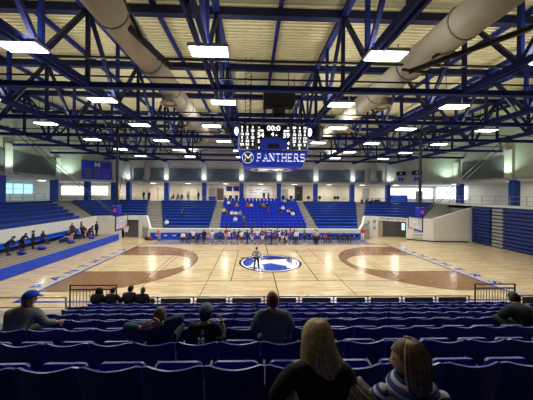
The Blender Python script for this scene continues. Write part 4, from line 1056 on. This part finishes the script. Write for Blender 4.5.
def small_person(label, loc, rz, pose, top, bottom, hair='black', style='short', skin=0, short=False, s=1.0, group=None, sleeve=True):
    key = (pose, short, sleeve)
    if key not in CACHE:
        P = POSE[pose]; look = (0, 1, -.05 if pose not in ('lean', 'bend') else -.25)
        bm_, hc = body_mesh(P, look, 1.0, 1); CACHE[key] = (bm_, hc, look, cloth_meshes(P, 1, short, sleeve))
    bm_, hc, look, (tp, bt, sh) = CACHE[key]
    if (key, style) not in CACHE: CACHE[(key, style)] = hair_mesh(hc, look, style)
    t = thing('person', label, 'person', loc, rz, group); t.scale = (s, s, s)
    put('body', bm_, [SKIN[skin], M['black']], t); put('shirt', tp, [CLOTH[top]], t); put('shorts' if short else 'trousers', bt, [CLOTH[bottom]], t)
    put('shoes', sh, [CLOTH['white' if short else 'black']], t); put('hair', CACHE[(key, style)], [HAIR[hair]], t)
    return t
# referee on the emblem
small_person('referee in grey shirt and black trousers standing on the centre emblem, seen from behind', (.38, 19.15, .02), R(-12), 'hips', 'grey', 'black', 'black', skin=1, s=1.03)
rp = random.Random(5)
# the two teams and their staff lined up along the far sideline
LINE = [(193, 'white', 'navy'), (203, 'black', 'black'), (206, 'pink', 'white'), (212, 'white', 'lgrey'), (219, 'blue', 'black'), (224, 'maroon', 'pink'), (229, 'white', 'blue'), (233, 'purple', 'purple'), (237, 'navy', 'black'), (241, 'white', 'maroon'), (246, 'black', 'black'), (249, 'blue', 'white'), (252, 'red', 'white'), (256, 'white', 'blue'), (260, 'navy', 'navy'), (264, 'blue', 'blue'), (267, 'white', 'purple'), (271, 'purple', 'navy'), (275, 'blue', 'navy'), (279, 'white', 'blue'), (283, 'grey', 'black'), (286, 'navy', 'white'), (289, 'red', 'blue'), (292, 'blue', 'navy'), (296, 'white', 'navy'), (303, 'sage', 'black'), (313, 'pink', 'black'), (317, 'lgrey', 'black'), (262, 'maroon', 'white'), (273, 'navy', 'maroon'), (281, 'purple', 'white')]
LINE.sort()
for i, (px, a, b_) in enumerate(LINE):
    y = 28.7+.47*(i % 3); sh_ = b_ not in ('black', 'navy') or i % 4 == 0
    small_person('%s %s shirt and %s %s, %s from the left in the far line' % ('player in' if sh_ else 'person in', a.replace('lgrey', 'light grey'), b_.replace('lgrey', 'light grey'), 'shorts' if sh_ else 'trousers', nth(i)),
                 (-6.85+(px-193)*.1185*(y/29), y, 0), rp.choice((R(180), R(170), R(90), R(-90), R(195), R(20))), rp.choice(('stand', 'walk', 'reach', 'hips', 'stand')), a, b_, rp.choice(('black', 'brown', 'blonde')), rp.choice(('short', 'tail', 'bun')), rp.choice((0, 0, 1, 2)), sh_, rp.uniform(.95, 1.06), 'people lined up along the far sideline', sleeve=not sh_)
# people seated on the folding chairs
for i, (n, a) in enumerate(((1, 'white'), (2, 'navy'), (3, 'black'), (4, 'black'), (28, 'black'), (30, 'red'), (31, 'black'), (33, 'black'), (34, 'navy'), (35, 'black'))):
    small_person('person in %s seated on a folding chair at the far sideline, %s from the left' % (a, nth(i)), (-9.0+n*.6, 30.22, -.05), R(180), 'lean' if i % 2 else 'sit', a, 'black', rp.choice(('black', 'brown')), skin=rp.choice((0, 1)), group='people seated along the far sideline')
small_person('person in pink top standing by the left end of the blue table skirt', (-11.6, 31.0, 0), R(180), 'bend', 'pink', 'lgrey', 'blonde')
small_person('person in red and white standing by the right end of the blue table skirt', (14.2, 31.0, 0), R(150), 'stand', 'red', 'white', 'brown')
for i, (x, y) in enumerate(((-13.1, 31.0), (-12.6, 30.9))):
    t = thing('equipment_bag', '%s bag on the floor at the left end of the far blue skirt' % ('black', 'dark red')[i], 'bag', (x, y, 0)); MB().ell((0, 0, .24), .3, .2, .24).build('bag_body', CLOTH[('black', 'maroon')[i]], t, smooth=True); MB().tube([(-.12, 0, .45), (0, 0, .58), (.12, 0, .45)], .02, 5).build('handle', M['black'], t)
# audience in the far centre seats
AUD = [(225, 206, 'black'), (228, 208, 'navy'), (230, 210, 'white'), (235, 213, 'pink'), (248, 212, 'red'), (253, 212, 'white'), (258, 213, 'black'), (264, 213, 'grey'), (268, 214, 'black'), (285, 207, 'white'), (287, 209, 'black'), (225, 218, 'yellow'), (229, 222, 'black'), (233, 222, 'white'), (237, 222, 'white'), (241, 220, 'lgrey'), (235, 226, 'white'), (243, 226, 'olive'), (268, 218, 'navy'), (279, 218, 'black'), (282, 217, 'white'), (286, 218, 'white'), (290, 219, 'black'), (292, 220, 'white')]
for i, (px, py, a) in enumerate(AUD):
    r_ = max(0, min(9, round((228.5-py)/2.55))); P = poly_at(F, B, (r_+.35)/10); y = P[0][1]; x = (px-252)*y/244
    n = round((x-P[0][0])/(P[1][0]-P[0][0])*20-.5); x = P[0][0]+(P[1][0]-P[0][0])*(n+.5)/20; z = 1.3+3.0*r_/9
    small_person('spectator in %s, far centre seats, %s row up, seat %s from left' % (a.replace('lgrey', 'light grey'), nth(r_), nth(n)), (x, y+.02, z-.03), R(180+rp.randint(-25, 25)), 'lean' if i % 3 == 0 else 'sit', a, rp.choice(('black', 'denim', 'navy')), rp.choice(('black', 'brown', 'blonde')), rp.choice(('short', 'long')), rp.choice((0, 0, 1)), group='spectators in the far centre seats')
small_person('spectator in black sitting alone on the benches of the far left bank', (-10.1, 36.1, 2.42), R(180), 'lean', 'black', 'black')
small_person('spectator in white sitting at the foot of the far left stairs', (-11.2, 32.6, 1.25), R(180), 'sit', 'white', 'black', 'brown')
# people on the far concourse
for i, (x, y, p, a, w) in enumerate(((-19.3, 44.2, 'stand', 'black', 'standing in front of the cream door at the left end'), (-18.3, 44.1, 'stand', 'navy', 'beside the cream door at the left end, stooping'), (-13.95, 44.0, 'sit', 'black', 'just right of the second blue column'), (-13.2, 44.1, 'sit', 'olive', 'second from the second blue column'), (-12.5, 44.0, 'sit', 'navy', 'third from the second blue column'), (-11.5, 44.3, 'stand', 'white', 'standing between the second and third blue columns'), (-9.6, 44.1, 'stand', 'black', 'standing just left of the third blue column'), (2.1, 43.9, 'stand', 'black', 'left of the pair behind the centre rail'), (2.9, 43.9, 'stand', 'grey', 'right of the pair behind the centre rail'), (8.3, 44.2, 'walk', 'black', 'walking past the dark doorway'))):
    z = 4.58
    if p == 'sit':
        s_ = thing('stool', 'dark stool on the far concourse under the person in %s' % a, 'stool', (x, y, z), 0, 'dark stools on the far concourse'); MB().tube([(0, 0, .43), (0, 0, .48)], .2, 14).build('seat', M['black'], s_)
        for q in range(3):
            an_ = q*2.1; MB().beam((.08*math.cos(an_), .08*math.sin(an_), .43), (.18*math.cos(an_), .18*math.sin(an_), 0), .025).build('leg', M['black'], s_)
    small_person('person in %s, far concourse, %s' % (a, w), (x, y, z), R(180+rp.randint(-50, 50)), p, a, 'black', 'black', skin=rp.choice((0, 1)))
for i, (px) in enumerate((282, 290, 307, 318, 333, 336, 231, 237)):
    x = (px-252)*44/244
    t = thing('swivel_chair', 'dark rounded chair on the far concourse, %s from the left' % nth(sorted((282, 290, 307, 318, 333, 336, 231, 237)).index(px)), 'chair', (x, 43.12, 4.58), 0, 'dark chairs behind the concourse rail')
    MB().tube([(0, 0, .42), (0, 0, .5)], .26, 14).build('seat', M['blackfab'], t); MB().ell((0, -.22, .78), .3, .07, .28, 12, 8).build('backrest', M['blackfab'], t, smooth=True); MB().tube([(0, 0, 0), (0, 0, .42)], .04, 8).build('stem', M['black'], t); MB().tube([(0, 0, 0), (0, 0, .04)], .25, 10).build('base', M['black'], t)
t = thing('bin', 'blue plastic tub left of the brown framed door on the far concourse', 'tub', (-7.1, 44.1, 4.58)); MB().hexa([(-.55, -.3, 0), (.55, -.3, 0), (.55, .3, 0), (-.55, .3, 0)], [(-.65, -.38, .75), (.65, -.38, .75), (.65, .38, .75), (-.65, .38, .75)]).build('tub_body', M['pressblue'], t); MB().box(-.68, .68, -.41, .41, .75, .8).build('rim', M['padblue'], t)
# cluster at the top of the right-hand stairs
for i, (x, y) in enumerate(((19.0, 42.0), (19.8, 42.2), (20.6, 41.9), (21.3, 42.1), (22.1, 41.9), (20.2, 41.3), (21.5, 41.3))):
    small_person('person in %s in the cluster atop the right far stairs, %s from left' % (('black', 'black', 'white', 'black', 'lgrey', 'black', 'navy')[i].replace('lgrey', 'light grey'), ('first', 'second', 'fourth', 'fifth', 'seventh', 'third', 'sixth')[i]), (x, y, 4.02), R(180+rp.randint(-40, 40)), 'lean' if i % 2 else 'sit', ('black', 'black', 'white', 'black', 'lgrey', 'black', 'navy')[i], 'black', 'black', skin=i % 2, group='cluster at the top of the right-hand stairs')
# people on the left platform
for i, (x, y, p, rz, a, b_) in enumerate(((-19.9, 20.6, 'bend', -60, 'black', 'black'), (-20.4, 22.4, 'bend', -100, 'black', 'black'), (-19.9, 22.9, 'stand', -60, 'black', 'black'), (-21.0, 25.2, 'sit', -90, 'black', 'denim'), (-19.6, 26.3, 'lean', -80, 'black', 'lgrey'), (-18.6, 25.9, 'stand', 100, 'black', 'pink'), (-19.6, 27.6, 'sit', -70, 'black', 'black'), (-20.4, 28.4, 'stand', -110, 'black', 'black'), (-19.6, 29.0, 'sit', -90, 'navy', 'black'), (-18.9, 28.4, 'bend', 120, 'black', 'pink'), (-20.4, 29.9, 'stand', -60, 'black', 'black'), (-19.6, 30.0, 'lean', -80, 'black', 'navy'), (-18.6, 29.9, 'stand', -20, 'navy', 'black'))):
    small_person('person in %s top %s on the left platform, %s from the camera' % (a, {'bend': 'bending forward', 'stand': 'standing', 'sit': 'sitting', 'lean': 'sitting hunched'}[p], nth(i)), (x, y, .745), R(rz), p, a, b_, rp.choice(('black', 'brown')), rp.choice(('short', 'tail', 'long')), rp.choice((0, 1, 2)), group='people in dark clothes on the left platform')

# ---- foreground spectators, each with its own pose
def strands(c, look, length, drift, seed, n=150, wid=1.0, flare=.25, r0=.011):
    c = Vector(c); f_ = Vector(look).normalized(); r_ = f_.cross(Vector((0, 0, 1))).normalized(); u_ = r_.cross(f_)
    m3 = Matrix((r_, f_, u_)).transposed(); mb = MB(); rr = random.Random(seed)
    for i in range(n):
        ph = math.pi*(.93+1.14*rr.random()); th0 = .15+.25*rr.random(); L = length*(.82+.22*rr.random()); pts = []
        for k in range(9):
            th = th0+(1.65-th0)*min(1, k/4)
            x = .09*math.sin(th)*math.cos(ph)*wid; y = .112*math.sin(th)*math.sin(ph)-.004; z = .134*math.cos(th)
            if k > 4:
                q = (k-4)/4; z = .134*math.cos(1.65)-q*L; x *= 1+flare*q; y *= 1-.25*q; x += .008*math.sin(q*5+i)
                pts.append(c+m3@Vector((x, y, z))+Vector(drift)*q*q)
            else: pts.append(c+m3@Vector((x, y, z)))
        mb.mi = i % 3 == 0
        mb.tube(pts, [r0*.6]+[r0*1.1]*5+[r0, r0*.8, r0*.25], 5)
    me = mb_to_mesh(mb, 'hair_strands'); me.polygons.foreach_set('use_smooth', [True]*len(me.polygons)); return me
def hero(label, loc, over, look, top, bottom, skin, hair, style, sc=1.0, hands=None, sleeve=True, rr=1.0, grow=.022, headc=None, hs=1.0):
    P = {**POSE['sit'], **over}
    bm_, hc = body_mesh(P, look, hs, 2, rr, hands, headc); tp, bt, sh = cloth_meshes(P, 2, False, sleeve, grow, rr)
    t = thing('person', label, 'person', loc); t.scale = (sc, sc, sc)
    put('body', bm_, [SKIN[skin], M['black']], t); put('shirt', tp, [top], t); put('trousers', bt, [bottom], t); put('shoes', sh, [CLOTH['white']], t)
    if style: put('hair', hair_mesh(hc, look, style, hs), [HAIR[hair]], t)
    return t, hc, P
def cap(t, hc, look, m, s=1.0, brimdir=1):
    f_ = Vector(look).normalized(); r_ = f_.cross(Vector((0, 0, 1))).normalized(); u_ = r_.cross(f_); m3 = Matrix((r_, f_, u_)).transposed()
    mb = MB(); rows = []
    for i in range(8):
        th = 1.5*i/7; row = []
        for k in range(20):
            ph = 2*math.pi*k/20; row.append(mb.bm.verts.new(Vector(hc)+m3@Vector((.098*math.sin(th)*math.cos(ph), .118*math.sin(th)*math.sin(ph), .03+.115*math.cos(th)))*s))
            if i == 0: break
        rows.append(row)
    for i in range(7):
        for k in range(20):
            if i == 0: mb._f([rows[0][0], rows[1][k], rows[1][(k+1) % 20]])
            else: mb._f([rows[i][k], rows[i+1][k], rows[i+1][(k+1) % 20], rows[i][(k+1) % 20]])
    o = mb.build('cap', m, t, smooth=True); so = o.modifiers.new('thick', 'SOLIDIFY'); so.thickness = .006
    mb = MB(); up = [];
    pts = [(.075*math.cos(a), brimdir*(.095+.085*math.sin(a)*1.0), .03-.018*math.sin(a)) for a in [math.pi*k/10 for k in range(11)]]
    A = [mb.bm.verts.new(Vector(hc)+m3@Vector(p)*s) for p in pts]; B_ = [mb.bm.verts.new(Vector(hc)+m3@Vector((p[0], p[1], p[2]+.007))*s) for p in pts]
    mb._f(A); mb._f(B_)
    for i in range(11): mb._f([A[i], A[(i+1) % 11], B_[(i+1) % 11], B_[i]])
    mb.build('cap_brim', m, o)
# man in sage jacket, centre
hero('short-haired man in grey-green sweatshirt seen from behind, sitting upright at the centre', (.30, 3.36, row_z(1)),
     J(belly=(0, .02, .68), chest=(0, .04, .87), neck=(-.0, .07, 1.06), skull=(0, .09, 1.11), shl=(-.18, .04, 1.0), shr=(.18, .04, 1.0), ell=(-.25, .12, .76), elr=(.27, .12, .76)),
     (-.05, 1, -.05), CLOTH['sage'], CLOTH['denim'], 0, 'red', 'short', 1.0, rr=1.12, grow=.03)
# reclining man with hands clasped behind his head
hero('brown-haired person in teal sleeves reclining with hands clasped behind the head', (-1.27, 3.42, row_z(1)),
     J(pelvis=(0, .14, .53), belly=(0, .06, .62), chest=(0, -.02, .76), neck=(.0, -.03, .88), skull=(0, -.0, .91), shl=(-.2, -.03, .86), shr=(.2, -.03, .88), ell=(-.41, -.14, .9), elr=(.36, -.14, 1.03), wrl=(-.15, -.2, .93), wrr=(.1, -.2, .98), hipl=(-.09, .2, .52), hipr=(.09, .2, .52), knl=(-.13, .58, .55), knr=(.13, .58, .55), anl=(-.13, .62, .1), anr=(.13, .62, .1), tol=(-.13, .75, .05), tor=(.13, .75, .05)),
     (0, 1, .1), CLOTH['teal'], CLOTH['black'], 0, 'brown', 'short', 1.0, hands={'l': dict(d=(1, .05, .1), n=(0, 1, 0), curl=.4), 'r': dict(d=(-1, .05, -.1), n=(0, 1, 0), curl=.4)}, grow=.02, sleeve=True)
# teen with number 10 and a cap
t, hc, P = hero('person in black shirt with white 10 on the back and pale cap turned backwards', (-.64, 3.42, row_z(1)),
     J(belly=(0, -.01, .62), chest=(0, -.04, .8), neck=(-.0, -.02, .9), skull=(0, .01, .94), shl=(-.17, -.04, .85), shr=(.17, -.04, .85), elr=(.25, .0, .66), wrr=(.24, .08, .84), ell=(-.22, .06, .7)),
     (.15, 1, -.02), CLOTH['black'], CLOTH['black'], 1, 'black', 'short', 1.0, sleeve=False, hands={'r': dict(d=(-.4, .6, .5), n=(-1, 0, 0), curl=.8)})
cap(t, hc, (.35, 1, -.15), mat('pale_teal_cap', (.12, .2, .24), .8))
text('10', 'shirt_number', M['whitepaint'], (-.01, -.235, .77), (R(86), 0, 0), .1, t, .004, 1.0, .004)
MB().hexa([(-.02, -.226, .84), (.025, -.226, .84), (.025, -.222, .84), (-.02, -.222, .84)], [(-.005, -.216, .9), (.035, -.216, .9), (.035, -.212, .9), (-.005, -.212, .9)]).build('shirt_mark', M['grey'], t)
# capped person at the left
t, hc, P = hero('person in blue cap and grey jacket sitting at the left end of a near row', (-4.08, 4.34, row_z(2)-.05),
     J(belly=(0, .06, .68), chest=(0, .14, .85), neck=(.03, .2, 1.0), skull=(.05, .22, 1.06), shl=(-.19, .12, .92), shr=(.2, .18, .92), ell=(-.27, .2, .7), elr=(.3, .26, .66), wrr=(.42, .42, .6), wrl=(-.1, .45, .66)),
     (.75, 1, -.1), CLOTH['hoodie'], CLOTH['black'], 0, 'ash', 'long', 1.0, rr=1.12, grow=.03)
cap(t, hc, (.75, 1, -.1), CLOTH['blue'], 1.08)
put('hair_strands', strands(hc, (.75, 1, -.1), .16, (0, 0, 0), 5, 60), [HAIR['ash'], HAIR['ashlight']], t)
# silhouettes in the front row
for i, (x, st_, lk, lb) in enumerate(((-5.5, 'long', (0, 1, 0), 'long-haired person in black, leftmost of those in the front row'), (-5.0, 'short', (.3, 1, 0), 'short-haired person in black, second of those in the front row'), (-4.38, 'short', (.6, 1, 0), 'taller person in black, left of the close pair in the front row'), (-3.93, 'tail', (-.2, 1, 0), 'person in black, right of the close pair in the front row'))):
    t, hc, P = hero(lb, (x, 8.9, row_z(7)), J(chest=(0, .04, .86), neck=(0, .08, 1.03), skull=(0, .1, 1.09), elr=(.32 if i == 1 else .23, .1, .74)), lk, CLOTH['black'], CLOTH['black'], 1 if i != 1 else 0, 'black', st_, 1.02 if i == 2 else .97, rr=1.1)
    if i == 0: put('hair_strands', strands(hc, lk, .22, (0, 0, 0), 8, 60, 1.2), [HAIR['black'], HAIR['black']], t)
# dark figure at the right
t, hc, P = hero('person in dark jacket slumped at the right edge of the third nearest row', (5.1, 4.36, row_z(2)),
     J(belly=(0, .08, .64), chest=(.02, .14, .76), neck=(.05, .24, .86), skull=(.08, .3, .88), shl=(-.19, .12, .83), shr=(.2, .16, .83), ell=(-.28, .2, .66)), (.3, 1, -.5), CLOTH['black'], CLOTH['black'], 1, 'black', 'short', 1.05, rr=1.2)
# blonde woman
t, hc, P = hero('woman with long blonde hair in a black top in the foreground, seen from behind', (.44, 1.52, row_z(-1)),
     J(belly=(0, .02, .68), chest=(0, .03, .86), neck=(.0, .06, .98), skull=(0, .07, 1.03), shl=(-.17, .03, .91), shr=(.17, .03, .91), ell=(-.29, .1, .68), wrl=(-.13, .36, .62)),
     (-.1, 1, -.05), CLOTH['black'], CLOTH['black'], 0, 'blonde', 'short', .98, grow=.012, hands={'l': dict(d=(.2, .4, .5), n=(1, 0, 0), curl=.7)})
put('hair_strands', strands(hc, (-.1, 1, -.05), .46, (.25, -.05, 0), 21, 260, 1.1, .8, .009), [HAIR['blonde'], HAIR['gold']], t)
ph = MB().box(-.028, .028, -.004, .004, -.04, .04).build('phone', M['paper'], bevel=.004); ph.location = (.36, 1.93, row_z(-1)+.655); ph.rotation_euler = (R(-30), 0, R(10)); tag(ph, 'small white phone held by the blonde woman in the foreground', 'phone')
# brown-haired woman in striped shirt
sm_ = bpy.data.materials.new('striped_knit'); sm_.use_nodes = True; nt = sm_.node_tree
tc = nt.nodes.new('ShaderNodeTexCoord'); wv = nt.nodes.new('ShaderNodeTexWave'); wv.bands_direction = 'Z'; wv.inputs['Scale'].default_value = 7; wv.inputs['Distortion'].default_value = .6
cr = nt.nodes.new('ShaderNodeValToRGB'); cr.color_ramp.interpolation = 'CONSTANT'; cr.color_ramp.elements[0].color = (.02, .05, .22, 1); cr.color_ramp.elements[1].color = (.6, .6, .62, 1); cr.color_ramp.elements[1].position = .5
nt.links.new(tc.outputs['Object'], wv.inputs['Vector']); nt.links.new(wv.outputs['Fac'], cr.inputs['Fac']); nt.links.new(cr.outputs['Color'], nt.nodes['Principled BSDF'].inputs['Base Color']); nt.nodes['Principled BSDF'].inputs['Roughness'].default_value = .85
t, hc, P = hero('brown-haired woman in blue and white striped top, face in profile, in the foreground', (1.0, 1.44, row_z(-1)-.045),
     J(belly=(0, .02, .66), chest=(0, .03, .82), neck=(0, .05, .92), skull=(0, .05, .975), shl=(-.16, .06, .84), shr=(.16, .0, .84), ell=(-.22, .2, .62), wrl=(-.14, .36, .54), knl=(-.2, .38, .64), anl=(-.16, .5, .3), tol=(-.16, .62, .26), wrr=(-.02, .34, .56), elr=(.2, .1, .62)),
     (-1, .55, -.08), sm_, CLOTH['denim'], 0, 'ash', 'short', 1.0, rr=.9, grow=.014, hands={'l': dict(d=(-.3, .3, .5), n=(1, .3, 0), curl=.9)})
put('hair_strands', strands(hc, (-1, .55, -.08), .22, (.03, 0, 0), 33, 220, 1.15, .15, .009), [HAIR['ash'], HAIR['ashlight']], t)
b = MB(); nk = Vector(P['neck'])
for q, (rr_, zz) in enumerate(((.105, -.045), (.088, -.015), (.076, .012))):
    b.tube([nk+Vector((rr_*math.cos(a)*1.15, rr_*math.sin(a), zz)) for a in [2*math.pi*k/24 for k in range(24)]], .03-.006*q, 8, closed=True)
b.build('collar', sm_, t, smooth=True)
